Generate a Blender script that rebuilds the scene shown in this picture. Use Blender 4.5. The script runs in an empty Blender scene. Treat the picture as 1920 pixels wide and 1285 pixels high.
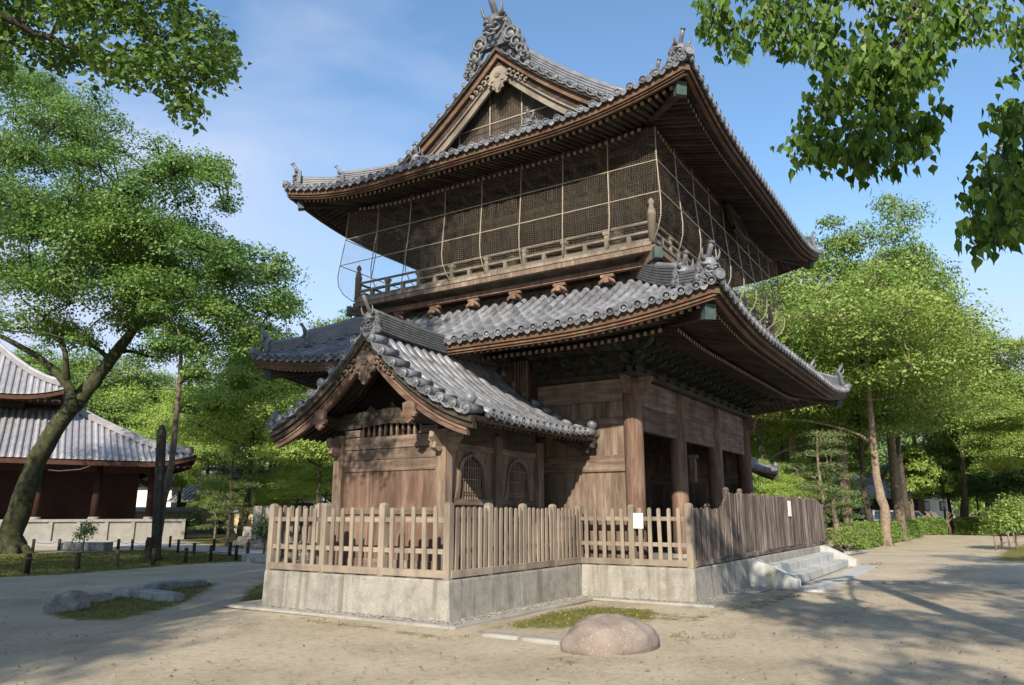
import bpy, math, random
import numpy as np
from mathutils import Vector, Matrix
R = math.radians
random.seed(7); rng = np.random.default_rng(7)
scene = bpy.context.scene; COL = scene.collection
# ------------------------------------------------------------------ camera, world, sun, exposure
PITCH, YAW, FPX, EYE = .2244, .5602, 1403.8, 1.6
cam = bpy.data.objects.new('camera', bpy.data.cameras.new('camera')); COL.objects.link(cam)
cam.data.sensor_width = 36; cam.data.lens = 36*FPX/1920; cam.data.clip_start = .05; cam.data.clip_end = 3000
cam.location = (0, 0, EYE); cam.rotation_euler = (R(90)+PITCH, 0, YAW-R(90))
scene.camera = cam
SUN = Vector((1, .39, -.60)).normalized()          # direction the light travels
world = bpy.data.worlds.new('World'); scene.world = world; world.use_nodes = True
wn, wl = world.node_tree.nodes, world.node_tree.links
bg = wn['Background']; bg.inputs[1].default_value = .15
sky = wn.new('ShaderNodeTexSky'); sky.sky_type = 'NISHITA'; sky.sun_disc = False
sky.sun_elevation = math.asin(-SUN.z); sky.sun_rotation = math.atan2(-SUN.x, -SUN.y) % (2*math.pi)
sky.air_density = 1.15; sky.dust_density = .6; sky.ozone_density = 1.6
tc = wn.new('ShaderNodeTexCoord'); mp = wn.new('ShaderNodeMapping'); mp.inputs['Scale'].default_value = (1.5, 1.5, 3.6)
nz = wn.new('ShaderNodeTexNoise'); nz.inputs['Scale'].default_value = 1.15; nz.inputs['Detail'].default_value = 6; nz.inputs['Roughness'].default_value = .48; nz.inputs['Distortion'].default_value = .5
rp = wn.new('ShaderNodeValToRGB'); rp.color_ramp.elements[0].position = .44; rp.color_ramp.elements[1].position = .66
rp.color_ramp.elements[0].color = (0, 0, 0, 1); rp.color_ramp.elements[1].color = (.75, .75, .75, 1)
sp = wn.new('ShaderNodeSeparateXYZ'); lo = wn.new('ShaderNodeMapRange')
lo.inputs[1].default_value = .0; lo.inputs[2].default_value = .40; lo.inputs[3].default_value = .75; lo.inputs[4].default_value = 0
ad = wn.new('ShaderNodeMath'); ad.operation = 'ADD'; ad.use_clamp = True
mx = wn.new('ShaderNodeMix'); mx.data_type = 'RGBA'; mx.inputs[7].default_value = (2.1, 2.4, 3.1, 1)
wl.new(tc.outputs['Generated'], mp.inputs[0]); wl.new(mp.outputs[0], nz.inputs['Vector']); wl.new(nz.outputs[0], rp.inputs[0])
wl.new(tc.outputs['Generated'], sp.inputs[0]); wl.new(sp.outputs[2], lo.inputs[0]); wl.new(rp.outputs[0], ad.inputs[0]); wl.new(lo.outputs[0], ad.inputs[1])
sm = wn.new('ShaderNodeMix'); sm.data_type = 'RGBA'; sm.blend_type = 'MULTIPLY'; sm.inputs[0].default_value = 1; sm.inputs[7].default_value = (.54, .635, .70, 1)
wl.new(ad.outputs[0], mx.inputs[0]); wl.new(sky.outputs[0], sm.inputs[6]); wl.new(sm.outputs[2], mx.inputs[6]); wl.new(mx.outputs[2], bg.inputs[0])
sun = bpy.data.objects.new('sun', bpy.data.lights.new('sun', 'SUN')); COL.objects.link(sun)
sun.data.energy = 3.7; sun.data.angle = R(.6); sun.data.color = (1, .87, .70)
sun.rotation_euler = SUN.to_track_quat('-Z', 'Y').to_euler(); sun.location = (-20, -8, 30)
vs = scene.view_settings; vs.view_transform = 'Standard'; vs.look = 'None'; vs.gamma = 1; vs.use_curve_mapping = False; vs.exposure = 1.1

FW = Vector((math.cos(YAW), math.sin(YAW), 0)); RT = Vector((math.sin(YAW), -math.cos(YAW), 0))
def at(px, py, D):
    """ground-plan point a horizontal distance D in front of the camera, seen at photo pixel (px, py)"""
    cf = Vector((FW.x*math.cos(PITCH), FW.y*math.cos(PITCH), math.sin(PITCH))); up = RT.cross(cf)
    d = cf*FPX + RT*(px-960) + up*(642.5-py)
    t = D/(d.x*FW.x+d.y*FW.y)
    return Vector((0, 0, EYE)) + d*t
def gnd(px, D):
    p = at(px, 963, D); p.z = 0
    return p
# ------------------------------------------------------------------ helpers
def tag(o, label=None, cat=None, group=None, kind=None):
    if label: o['label'] = label
    if cat: o['category'] = cat
    if group: o['group'] = group
    if kind: o['kind'] = kind
    return o
def empty(name, loc, label, cat, group=None):
    o = bpy.data.objects.new(name, None); COL.objects.link(o); o.location = loc; o.empty_display_size = .2
    return tag(o, label, cat, group)
def vorigin(o):
    v = Vector((0, 0, 0))
    while o is not None:
        v += Vector(o.location); o = o.parent
    return v
class MB:
    def __init__(s): s.V = []; s.F = []; s.G = []; s.K = []; s.M = []; s.S = []
    def add(s, vs, fs, grain=(0, 0, 1), mat=0, smooth=False, r=None):
        b = len(s.V); s.V.extend([tuple(v) for v in vs]); r = random.random() if r is None else r
        for f in fs:
            s.F.append(tuple(i+b for i in f)); s.G.append(tuple(grain)); s.K.append(r); s.M.append(mat); s.S.append(smooth)
        return s
    def box(s, c, size, rot=None, mat=0, r=None, taper=0):
        x, y, z = [a/2 for a in size]; t = 1-taper
        P = [(-x, -y, -z), (x, -y, -z), (x, y, -z), (-x, y, -z), (-x*t, -y*t, z), (x*t, -y*t, z), (x*t, y*t, z), (-x*t, y*t, z)]
        g = [0, 0, 0]; g[max(range(3), key=lambda i: size[i])] = 1; g = Vector(g)
        if rot is not None: P = [rot @ Vector(p) for p in P]; g = rot @ g
        c = Vector(c)
        return s.add([c+Vector(p) for p in P], [(0, 3, 2, 1), (4, 5, 6, 7), (0, 1, 5, 4), (1, 2, 6, 5), (2, 3, 7, 6), (3, 0, 4, 7)], g, mat, False, r)
    def bb(s, a, b, mat=0, r=None):
        return s.box([(a[i]+b[i])/2 for i in range(3)], [abs(b[i]-a[i]) for i in range(3)], None, mat, r)
    def bar(s, a, b, w, h, mat=0, r=None, up=(0, 0, 1)):
        a = Vector(a); b = Vector(b); d = (b-a); L = d.length; d.normalize(); sd = d.cross(Vector(up))
        if sd.length < 1e-4: sd = d.cross(Vector((1, 0, 0)))
        sd.normalize(); u = sd.cross(d); m = Matrix((sd, d, u)).transposed()
        return s.box((a+b)/2, (w, L, h), m, mat, r)
    def tube(s, pts, rad, n=8, mat=0, caps=True, smooth=True, r=None, squash=1):
        pts = [Vector(p) for p in pts]; N = len(pts)
        if not hasattr(rad, '__len__'): rad = [rad]*N
        vs = []; u = None
        for i, p in enumerate(pts):
            t = (pts[min(i+1, N-1)]-pts[max(i-1, 0)]).normalized()
            if u is None:
                u = t.cross(Vector((0, 0, 1)))
                if u.length < .05: u = t.cross(Vector((1, 0, 0)))
            u = (u-t*u.dot(t)).normalized(); w = t.cross(u)
            for k in range(n):
                a = 2*math.pi*k/n; vs.append(p+(u*math.cos(a)+w*math.sin(a)*squash)*rad[i])
        fs = [(i*n+k, i*n+(k+1) % n, (i+1)*n+(k+1) % n, (i+1)*n+k) for i in range(N-1) for k in range(n)]
        if caps: fs += [tuple(range(n-1, -1, -1)), tuple((N-1)*n+k for k in range(n))]
        return s.add(vs, fs, (pts[-1]-pts[0]).normalized(), mat, smooth, r)
    def lathe(s, prof, c, axis=(0, 0, 1), n=12, mat=0, smooth=True, r=None):
        c = Vector(c); ax = Vector(axis).normalized(); q = Vector((0, 0, 1)).rotation_difference(ax); vs = []
        for (ra, z) in prof:
            for k in range(n):
                a = 2*math.pi*k/n; vs.append(c+q @ Vector((ra*math.cos(a), ra*math.sin(a), z)))
        m = len(prof)
        fs = [(i*n+k, i*n+(k+1) % n, (i+1)*n+(k+1) % n, (i+1)*n+k) for i in range(m-1) for k in range(n)]
        fs += [tuple(range(n-1, -1, -1)), tuple((m-1)*n+k for k in range(n))]
        return s.add(vs, fs, ax, mat, smooth, r)
    def ball(s, c, ra, sc=(1, 1, 1), n=10, mat=0, r=None):
        c = Vector(c); vs = []; m = max(4, n//2)
        for i in range(m+1):
            t = math.pi*(i+.02*(i == 0)-.02*(i == m))/m
            for k in range(n):
                a = 2*math.pi*k/n; vs.append(c+Vector((ra*sc[0]*math.sin(t)*math.cos(a), ra*sc[1]*math.sin(t)*math.sin(a), -ra*sc[2]*math.cos(t))))
        fs = [(i*n+k, i*n+(k+1) % n, (i+1)*n+(k+1) % n, (i+1)*n+k) for i in range(m) for k in range(n)]
        return s.add(vs, fs, (0, 0, 1), mat, True, r)
    def sweep(s, path, prof, mat=0, closed=False, smooth=False, r=None, sc=None, caps=True, side=None):
        """profile (side, up) swept along path, up = Z; side points to the right of travel"""
        P = [Vector(p) for p in path]; N = len(P); m = len(prof); vs = []
        for i, p in enumerate(P):
            a = P[(i-1) % N] if closed else P[max(i-1, 0)]; b = P[(i+1) % N] if closed else P[min(i+1, N-1)]
            d1 = (p-a); d2 = (b-p); d1.z = d2.z = 0
            if d1.length < 1e-6: d1 = d2
            if d2.length < 1e-6: d2 = d1
            d1.normalize(); d2.normalize(); t = (d1+d2).normalized(); sd = Vector((t.y, -t.x, 0)); k = 1/max(.5, d1.dot(t))
            if side is not None: sd = Vector(side); k = 1
            f = sc[i] if sc else 1
            for (q, u) in prof: vs.append(p+sd*(q*k*f)+Vector((0, 0, u*f)))
        e = N if closed else N-1
        fs = [(i*m+k, i*m+(k+1) % m, ((i+1) % N)*m+(k+1) % m, ((i+1) % N)*m+k) for i in range(e) for k in range(m)]
        if not closed and caps: fs += [tuple(range(m-1, -1, -1)), tuple((N-1)*m+k for k in range(m))]
        return s.add(vs, fs, (P[-1]-P[0]).normalized() if not closed else (1, 0, 0), mat, smooth, r)
    def prism(s, out, o, ax, ay, th, mat=0, r=None, grain=None, smooth=False):
        """outline in the (ax, ay) plane at o, extruded by the vector th"""
        o = Vector(o); ax = Vector(ax); ay = Vector(ay); th = Vector(th); n = len(out)
        a = [o+ax*x+ay*y for x, y in out]; b = [p+th for p in a]
        fs = [tuple(range(n)), tuple(range(2*n-1, n-1, -1))]+[(i, (i+1) % n, n+(i+1) % n, n+i) for i in range(n)]
        return s.add(a+b, fs, grain or ax, mat, smooth, r)
    def build(s, name, mats, parent=None, bevel=0, autos=None, **t):
        if not isinstance(mats, (list, tuple)): mats = [mats]
        o0 = vorigin(parent) if parent is not None else Vector((0, 0, 0))
        me = bpy.data.meshes.new(name)
        V = np.array(s.V, dtype=float)-np.array(o0)
        me.from_pydata(V.tolist(), [], s.F); nf = len(s.F)
        me.polygons.foreach_set('material_index', s.M); me.polygons.foreach_set('use_smooth', s.S)
        for m in mats: me.materials.append(m)
        at_ = me.attributes.new('rnd', 'FLOAT', 'FACE'); at_.data.foreach_set('value', s.K)
        # uv: u along the grain, v across it, in metres
        nr = np.empty(nf*3); me.polygons.foreach_get('normal', nr); nr = nr.reshape(-1, 3); G = np.array(s.G, dtype=float)
        W = np.cross(nr, G); bad = np.linalg.norm(W, axis=1) < .2
        alt = np.tile([0., 0., 1.], (nf, 1)); alt[np.abs(nr[:, 2]) > .9] = [1, 0, 0]
        G2 = np.where(bad[:, None], alt, G); W = np.cross(nr, G2); W /= np.maximum(np.linalg.norm(W, axis=1), 1e-6)[:, None]
        lt = np.empty(nf, dtype=int); me.polygons.foreach_get('loop_total', lt); li = np.empty(lt.sum(), dtype=int); me.loops.foreach_get('vertex_index', li)
        fi = np.repeat(np.arange(nf), lt); K = np.array(s.K)[fi]
        uv = np.stack([(V[li]*G2[fi]).sum(1)+K*37, (V[li]*W[fi]).sum(1)+K*91], 1)
        me.uv_layers.new(name='UVMap').data.foreach_set('uv', uv.ravel())
        ob = bpy.data.objects.new(name, me); COL.objects.link(ob)
        if parent is not None: ob.parent = parent
        if bevel:
            b = ob.modifiers.new('bevel', 'BEVEL'); b.width = bevel; b.segments = 1; b.limit_method = 'ANGLE'; b.angle_limit = R(40)
        me.update()
        return tag(ob, **t)
def solo(mb, name, mats, label, cat, group=None, kind=None, bevel=0, loc=None):
    """a thing that is one mesh, its origin at its own base"""
    V = np.array(mb.V); c = loc if loc is not None else ((V[:, 0].min()+V[:, 0].max())/2, (V[:, 1].min()+V[:, 1].max())/2, V[:, 2].min())
    mb.V = [(a-c[0], b-c[1], z-c[2]) for a, b, z in mb.V]
    o = mb.build(name, mats, bevel=bevel); o.location = c
    return tag(o, label, cat, group, kind)
def copy_tree(o, parent=None):
    c = o.copy(); COL.objects.link(c)
    if parent is not None: c.parent = parent
    for ch in list(o.children): copy_tree(ch, c)
    return c
# ------------------------------------------------------------------ materials
def nodes(name):
    m = bpy.data.materials.new(name); m.use_nodes = True; n = m.node_tree.nodes; l = m.node_tree.links
    return m, n, l, n['Principled BSDF']
def ramp(n, cols):
    r = n.new('ShaderNodeValToRGB'); e = r.color_ramp.elements
    while len(e) < len(cols): e.new(.5)
    for i, (p, c) in enumerate(cols): e[i].position = p; e[i].color = (*c, 1)
    return r
def mixc(n, l, fac, a, b, mode='MIX'):
    x = n.new('ShaderNodeMix'); x.data_type = 'RGBA'; x.blend_type = mode
    for i, v in ((0, fac), (6, a), (7, b)):
        if hasattr(v, 'links') or hasattr(v, 'is_linked'): l.new(v, x.inputs[i])
        elif isinstance(v, tuple): x.inputs[i].default_value = (*v, 1)
        else: x.inputs[i].default_value = v
    return x.outputs[2]
def noise(n, l, vec, scale, detail=4, rough=.55, dist=0):
    t = n.new('ShaderNodeTexNoise'); t.inputs['Scale'].default_value = scale; t.inputs['Detail'].default_value = detail
    t.inputs['Roughness'].default_value = rough; t.inputs['Distortion'].default_value = dist
    if vec is not None: l.new(vec, t.inputs['Vector'])
    return t.outputs[0]
def mapped(n, l, out, scale, loc=(0, 0, 0)):
    m = n.new('ShaderNodeMapping'); m.inputs['Scale'].default_value = scale; m.inputs['Location'].default_value = loc; l.new(out, m.inputs[0]); return m.outputs[0]
def bump(n, l, h, bsdf, strength=.4, dist=.01):
    b = n.new('ShaderNodeBump'); b.inputs['Strength'].default_value = strength; b.inputs['Distance'].default_value = dist
    l.new(h, b.inputs['Height']); l.new(b.outputs[0], bsdf.inputs['Normal'])
def rndv(n, l, a, b):
    t = n.new('ShaderNodeAttribute'); t.attribute_name = 'rnd'; m = n.new('ShaderNodeMapRange')
    m.inputs[3].default_value = a; m.inputs[4].default_value = b; l.new(t.outputs['Fac'], m.inputs[0]); return m.outputs[0], t.outputs['Fac']
def mulv(n, l, col, v):
    x = n.new('ShaderNodeMix'); x.data_type = 'RGBA'; x.blend_type = 'MULTIPLY'; x.inputs[0].default_value = 1
    l.new(col, x.inputs[6]); l.new(v, x.inputs[7]); return x.outputs[2]
def wood(name, c1, c2, c3, moss=None, var=.35, rough=.8, streak=1.0):
    m, n, l, b = nodes(name); uv = n.new('ShaderNodeUVMap').outputs[0]; tc = n.new('ShaderNodeTexCoord')
    g = noise(n, l, mapped(n, l, uv, (1.6, 46, 1)), 1, 6, .65, .6)
    g2 = noise(n, l, mapped(n, l, uv, (.9, 7, 1)), 1.3, 4, .6, .3)
    col = mixc(n, l, ramp_out(n, l, g, [(.3, (0, 0, 0)), (.72, (1, 1, 1))]), c1, c2)
    col = mixc(n, l, ramp_out(n, l, g2, [(.42, (0, 0, 0)), (.68, (streak, streak, streak))]), col, c3)
    sp_ = noise(n, l, mapped(n, l, tc.outputs['Object'], (1, 1, .35)), 2.3, 4, .6)
    dk = ramp_out(n, l, sp_, [(.35, (.62, .60, .6)), (.6, (1.06, 1.04, 1.0))])
    col = mulv(n, l, col, dk)
    v, f = rndv(n, l, 1-var, 1+var*.55); col = mulv(n, l, col, v)
    if moss:
        ms = noise(n, l, tc.outputs['Object'], 5, 5, .7)
        col = mixc(n, l, ramp_out(n, l, ms, [(.5, (0, 0, 0)), (.66, (.75, .75, .75))]), col, moss)
    l.new(col, b.inputs['Base Color']); b.inputs['Roughness'].default_value = rough; b.inputs['Specular IOR Level'].default_value = .25
    bump(n, l, g, b, .5, .004)
    return m
def ramp_out(n, l, v, cols):
    r = ramp(n, cols); l.new(v, r.inputs[0]); return r.outputs[0]
def mottled(name, cols, scale=3, bscale=40, rough=.85, var=.15, bstr=.4, bdist=.006, stain=None, spec=.3, obj=True, streaks=None):
    m, n, l, b = nodes(name); tc = n.new('ShaderNodeTexCoord'); o = tc.outputs['Object']
    a = noise(n, l, o, scale, 6, .62); col = ramp_out(n, l, a, cols)
    f = noise(n, l, o, bscale, 5, .7)
    col = mulv(n, l, col, ramp_out(n, l, f, [(.3, (.78, .78, .78)), (.7, (1.15, 1.15, 1.15))]))
    if stain:
        s_ = noise(n, l, o, stain[1], 5, .65); col = mixc(n, l, ramp_out(n, l, s_, [(stain[2], (0, 0, 0)), (stain[2]+.14, (1, 1, 1))]), col, stain[0])
    if streaks:
        s_ = noise(n, l, mapped(n, l, o, (streaks[1], streaks[1], .35)), 1, 4, .6, .2)
        col = mixc(n, l, ramp_out(n, l, s_, [(.5, (0, 0, 0)), (.68, (.85, .85, .85))]), col, streaks[0])
    v, _ = rndv(n, l, 1-var, 1+var); col = mulv(n, l, col, v)
    l.new(col, b.inputs['Base Color']); b.inputs['Roughness'].default_value = rough; b.inputs['Specular IOR Level'].default_value = spec
    bump(n, l, f, b, bstr, bdist)
    return m
def leafm(name, c1, c2, trans=.35, tcol=None):
    m, n, l, b = nodes(name); v, f = rndv(n, l, 0, 1); tc = n.new('ShaderNodeTexCoord')
    big = noise(n, l, tc.outputs['Object'], .35, 2, .5)
    fac = n.new('ShaderNodeMath'); fac.operation = 'MULTIPLY_ADD'; l.new(big, fac.inputs[0]); fac.inputs[1].default_value = 1.1
    h = n.new('ShaderNodeMath'); h.operation = 'MULTIPLY_ADD'; l.new(v, h.inputs[0]); h.inputs[1].default_value = .7; h.inputs[2].default_value = -.42
    l.new(h.outputs[0], fac.inputs[2]); fac.use_clamp = True
    col = mixc(n, l, fac.outputs[0], c1, c2)
    l.new(col, b.inputs['Base Color']); b.inputs['Roughness'].default_value = .45; b.inputs['Specular IOR Level'].default_value = .35
    t = n.new('ShaderNodeBsdfTranslucent'); l.new(mulv(n, l, col, rgb(n, tcol or (1.15, 1.25, .6))), t.inputs[0])
    ms = n.new('ShaderNodeMixShader'); ms.inputs[0].default_value = trans
    l.new(b.outputs[0], ms.inputs[1]); l.new(t.outputs[0], ms.inputs[2]); l.new(ms.outputs[0], n['Material Output'].inputs[0])
    return m
def rgb(n, c):
    r = n.new('ShaderNodeRGB'); r.outputs[0].default_value = (*c, 1); return r.outputs[0]
def plain(name, c, rough=.5, metal=0, spec=.5):
    m, n, l, b = nodes(name); b.inputs['Base Color'].default_value = (*c, 1); b.inputs['Roughness'].default_value = rough; b.inputs['Metallic'].default_value = metal
    b.inputs['Specular IOR Level'].default_value = spec; return m
M = {}
M['wood'] = wood('weathered_wood', (.108, .078, .060), (.178, .132, .103), (.255, .205, .168))
M['wood_red'] = wood('reddish_planks', (.115, .068, .051), (.178, .110, .084), (.235, .175, .14), var=.3)
M['wood_dark'] = wood('dark_old_and_shaded_wood', (.028, .020, .017), (.052, .038, .031), (.085, .065, .052))  # old wood, darkened further so eave undersides read as deep shade
M['wood_mossy'] = wood('dark_mossy_wood', (.034, .026, .022), (.062, .048, .040), (.085, .072, .06), moss=(.05, .068, .05))  # dark mossy wood, tone lowered to deepen the shade under the eaves
M['wood_black'] = wood('shade_black_wood', (.022, .017, .015), (.040, .031, .027), (.062, .050, .042))  # upper wall: shade behind the net put into the colour
M['wood_brk'] = wood('greenish_bracket_wood', (.028, .032, .027), (.055, .060, .048), (.09, .098, .08), moss=(.045, .08, .06))
M['wood_pale'] = wood('pale_silvered_wood', (.18, .155, .13), (.27, .238, .205), (.26, .24, .20), var=.24)
M['wood_fence'] = wood('fence_wood', (.205, .172, .146), (.31, .264, .226), (.27, .25, .195), var=.28)
M['wood_tall'] = wood('tall_fence_wood', (.060, .050, .047), (.13, .105, .095), (.36, .30, .255), var=.65, streak=.85)
M['wood_end'] = mottled('pale_rafter_ends', [(.3, (.30, .23, .17)), (.7, (.46, .37, .28))], 6, 60)
M['fascia'] = wood('red_brown_eave_board', (.10, .05, .033), (.16, .08, .052), (.17, .125, .09), moss=(.09, .09, .055))
M['tile'] = mottled('grey_roof_tile', [(.3, (.10, .108, .125)), (.55, (.15, .16, .182)), (.75, (.205, .212, .232))], 4, 40, .42, .30, .12, .002, stain=((.23, .22, .19), 2.1, .64), spec=.5)
M['tile_dk'] = mottled('dark_ridge_tile', [(.3, (.065, .072, .08)), (.6, (.125, .133, .145)), (.8, (.21, .215, .215))], 6, 50, .5, .2, .3, .004, spec=.5)
M['tile_far'] = mottled('silver_grey_hall_tile', [(.3, (.215, .22, .245)), (.7, (.33, .33, .355))], 2, 20, .45, .22, .2, .003, spec=.5)
M['stone'] = mottled('granite_blocks', [(.3, (.20, .195, .175)), (.5, (.28, .27, .245)), (.75, (.35, .34, .31))], 4.5, 38, .9, .09, 1.0, .016, streaks=((.135, .125, .10), 5.5))
M['stone_pale'] = mottled('pale_granite', [(.3, (.23, .225, .21)), (.7, (.34, .335, .315))], 2.2, 60, .85, .06, .3, .004)
M['stone_blue'] = mottled('blue_grey_granite', [(.3, (.34, .36, .37)), (.7, (.48, .50, .50))], 3, 45, .85, .08, .5, .006, streaks=((.26, .26, .23), 3))
M['rock'] = mottled('pinkish_boulder', [(.3, (.17, .135, .115)), (.5, (.235, .195, .17)), (.72, (.28, .25, .23))], 2.2, 60, .8, .05, .9, .010, stain=((.40, .375, .36), 34, .58))
M['rock_dk'] = mottled('grey_garden_rock', [(.3, (.15, .15, .145)), (.55, (.32, .32, .31)), (.8, (.48, .48, .47))], 4, 26, .85, .1, .9, .03, stain=((.12, .15, .05), 3, .62))
M['white'] = mottled('white_board', [(.3, (.78, .79, .78)), (.7, (.86, .86, .85))], 3, 50, .5, .02, .05)
M['plaster'] = mottled('white_plaster', [(.3, (.66, .65, .61)), (.7, (.80, .79, .75))], 1.2, 20, .8, .05, .1)
M['tanwall'] = mottled('tan_mud_wall', [(.3, (.52, .42, .26)), (.7, (.66, .56, .37))], 1.2, 20, .9, .05, .2)
M['copper'] = mottled('green_copper', [(.3, (.03, .055, .055)), (.7, (.065, .10, .098))], 7, 60, .6, .05, .2)
M['dark'] = plain('dark_interior', (.012, .010, .009), .9, spec=.1)  # near-black colour painted as the shade behind windows and in the gable
M['pole'] = mottled('rusty_net_pole', [(.35, (.30, .25, .19)), (.6, (.36, .31, .25)), (.75, (.26, .17, .11))], 4, 40, .6, .1, .1)
M['bark'] = mottled('brown_bark', [(.3, (.085, .065, .048)), (.6, (.17, .135, .10)), (.8, (.25, .21, .16))], 6, 30, .95, .1, 1, .03)
M['bark_pale'] = mottled('pale_bark', [(.3, (.15, .115, .085)), (.7, (.31, .245, .18))], 7, 30, .95, .08, 1, .03, stain=((.17, .20, .06), 1.6, .58))
M['bark_moss'] = mottled('mossy_bark', [(.3, (.03, .026, .02)), (.55, (.055, .062, .028)), (.75, (.10, .14, .035))], 5, 24, .95, .1, 1, .04, stain=((.10, .085, .06), 1.3, .58))
M['bark_dk'] = mottled('dark_bark', [(.3, (.035, .03, .024)), (.7, (.085, .07, .055))], 6, 30, .95, .1, 1, .03)
M['leaf_near'] = leafm('dark_glossy_leaves', (.016, .050, .010), (.12, .21, .035), .34)
M['leaf_tallow'] = leafm('broad_pointed_leaves', (.016, .062, .010), (.17, .28, .035), .40)
M['leaf_cam'] = leafm('camphor_leaves', (.062, .145, .034), (.19, .29, .072), .38)
M['leaf_sun'] = leafm('sunny_yellow_green_leaves', (.115, .20, .042), (.31, .385, .095), .36)
M['leaf_mid'] = leafm('mid_green_leaves', (.085, .165, .036), (.22, .31, .075), .36)
M['leaf_lightened'] = leafm('lightened_yellow_green_leaves', (.18, .29, .06), (.40, .49, .13), .42)  # yellow-green lightened to look sunlit despite the big camphor's shade
M['leaf_dk'] = leafm('dark_evergreen_leaves', (.022, .055, .018), (.055, .11, .03), .25)
M['leaf_pine'] = leafm('pine_needles', (.06, .10, .03), (.16, .21, .07), .2)
M['red'] = mottled('shade_dark_red_wood', [(.3, (.022, .010, .008)), (.7, (.042, .017, .013))], 2, 20, .8, .1, .1)  # hall red darkened in place of the tree shade over it
M['red_lit'] = mottled('red_hall_fascia', [(.3, (.055, .024, .017)), (.7, (.085, .038, .026))], 2, 20, .8, .1, .1)  # lighter, lit copy of the hall red for eave boards
M['silver'] = plain('silver_paint', (.42, .43, .44), .3, .5); M['cwhite'] = plain('white_paint', (.72, .73, .74), .25)
M['glass'] = plain('dark_glass', (.02, .025, .03), .08, 0, .8); M['rubber'] = plain('black_rubber', (.02, .02, .02), .8)
M['lampred'] = plain('red_lens', (.35, .02, .02), .3); M['cone'] = plain('green_cone_plastic', (.03, .42, .27), .5)
M['rope'] = plain('thin_rope', (.10, .09, .07), .9); M['cable'] = plain('white_cable', (.6, .6, .58), .6)
M['gold'] = plain('dull_gold', (.35, .24, .08), .45, .6)
# fine wire net: hexagonal wires over holes (the holes are real transparency)
def net_mat():
    m, n, l, b = nodes('wire_net'); uv = n.new('ShaderNodeUVMap').outputs[0]
    vo = n.new('ShaderNodeTexVoronoi'); vo.feature = 'DISTANCE_TO_EDGE'; vo.inputs['Scale'].default_value = 21; vo.inputs['Randomness'].default_value = .08
    l.new(uv, vo.inputs['Vector']); c = n.new('ShaderNodeMath'); c.operation = 'LESS_THAN'; c.inputs[1].default_value = .024; l.new(vo.outputs[0], c.inputs[0])
    b.inputs['Base Color'].default_value = (.29, .25, .20, 1); b.inputs['Roughness'].default_value = .7
    t = n.new('ShaderNodeBsdfTransparent'); x = n.new('ShaderNodeMixShader'); l.new(c.outputs[0], x.inputs[0]); l.new(t.outputs[0], x.inputs[1]); l.new(b.outputs[0], x.inputs[2])
    l.new(x.outputs[0], n['Material Output'].inputs[0]); return m
M['net'] = net_mat()
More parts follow.
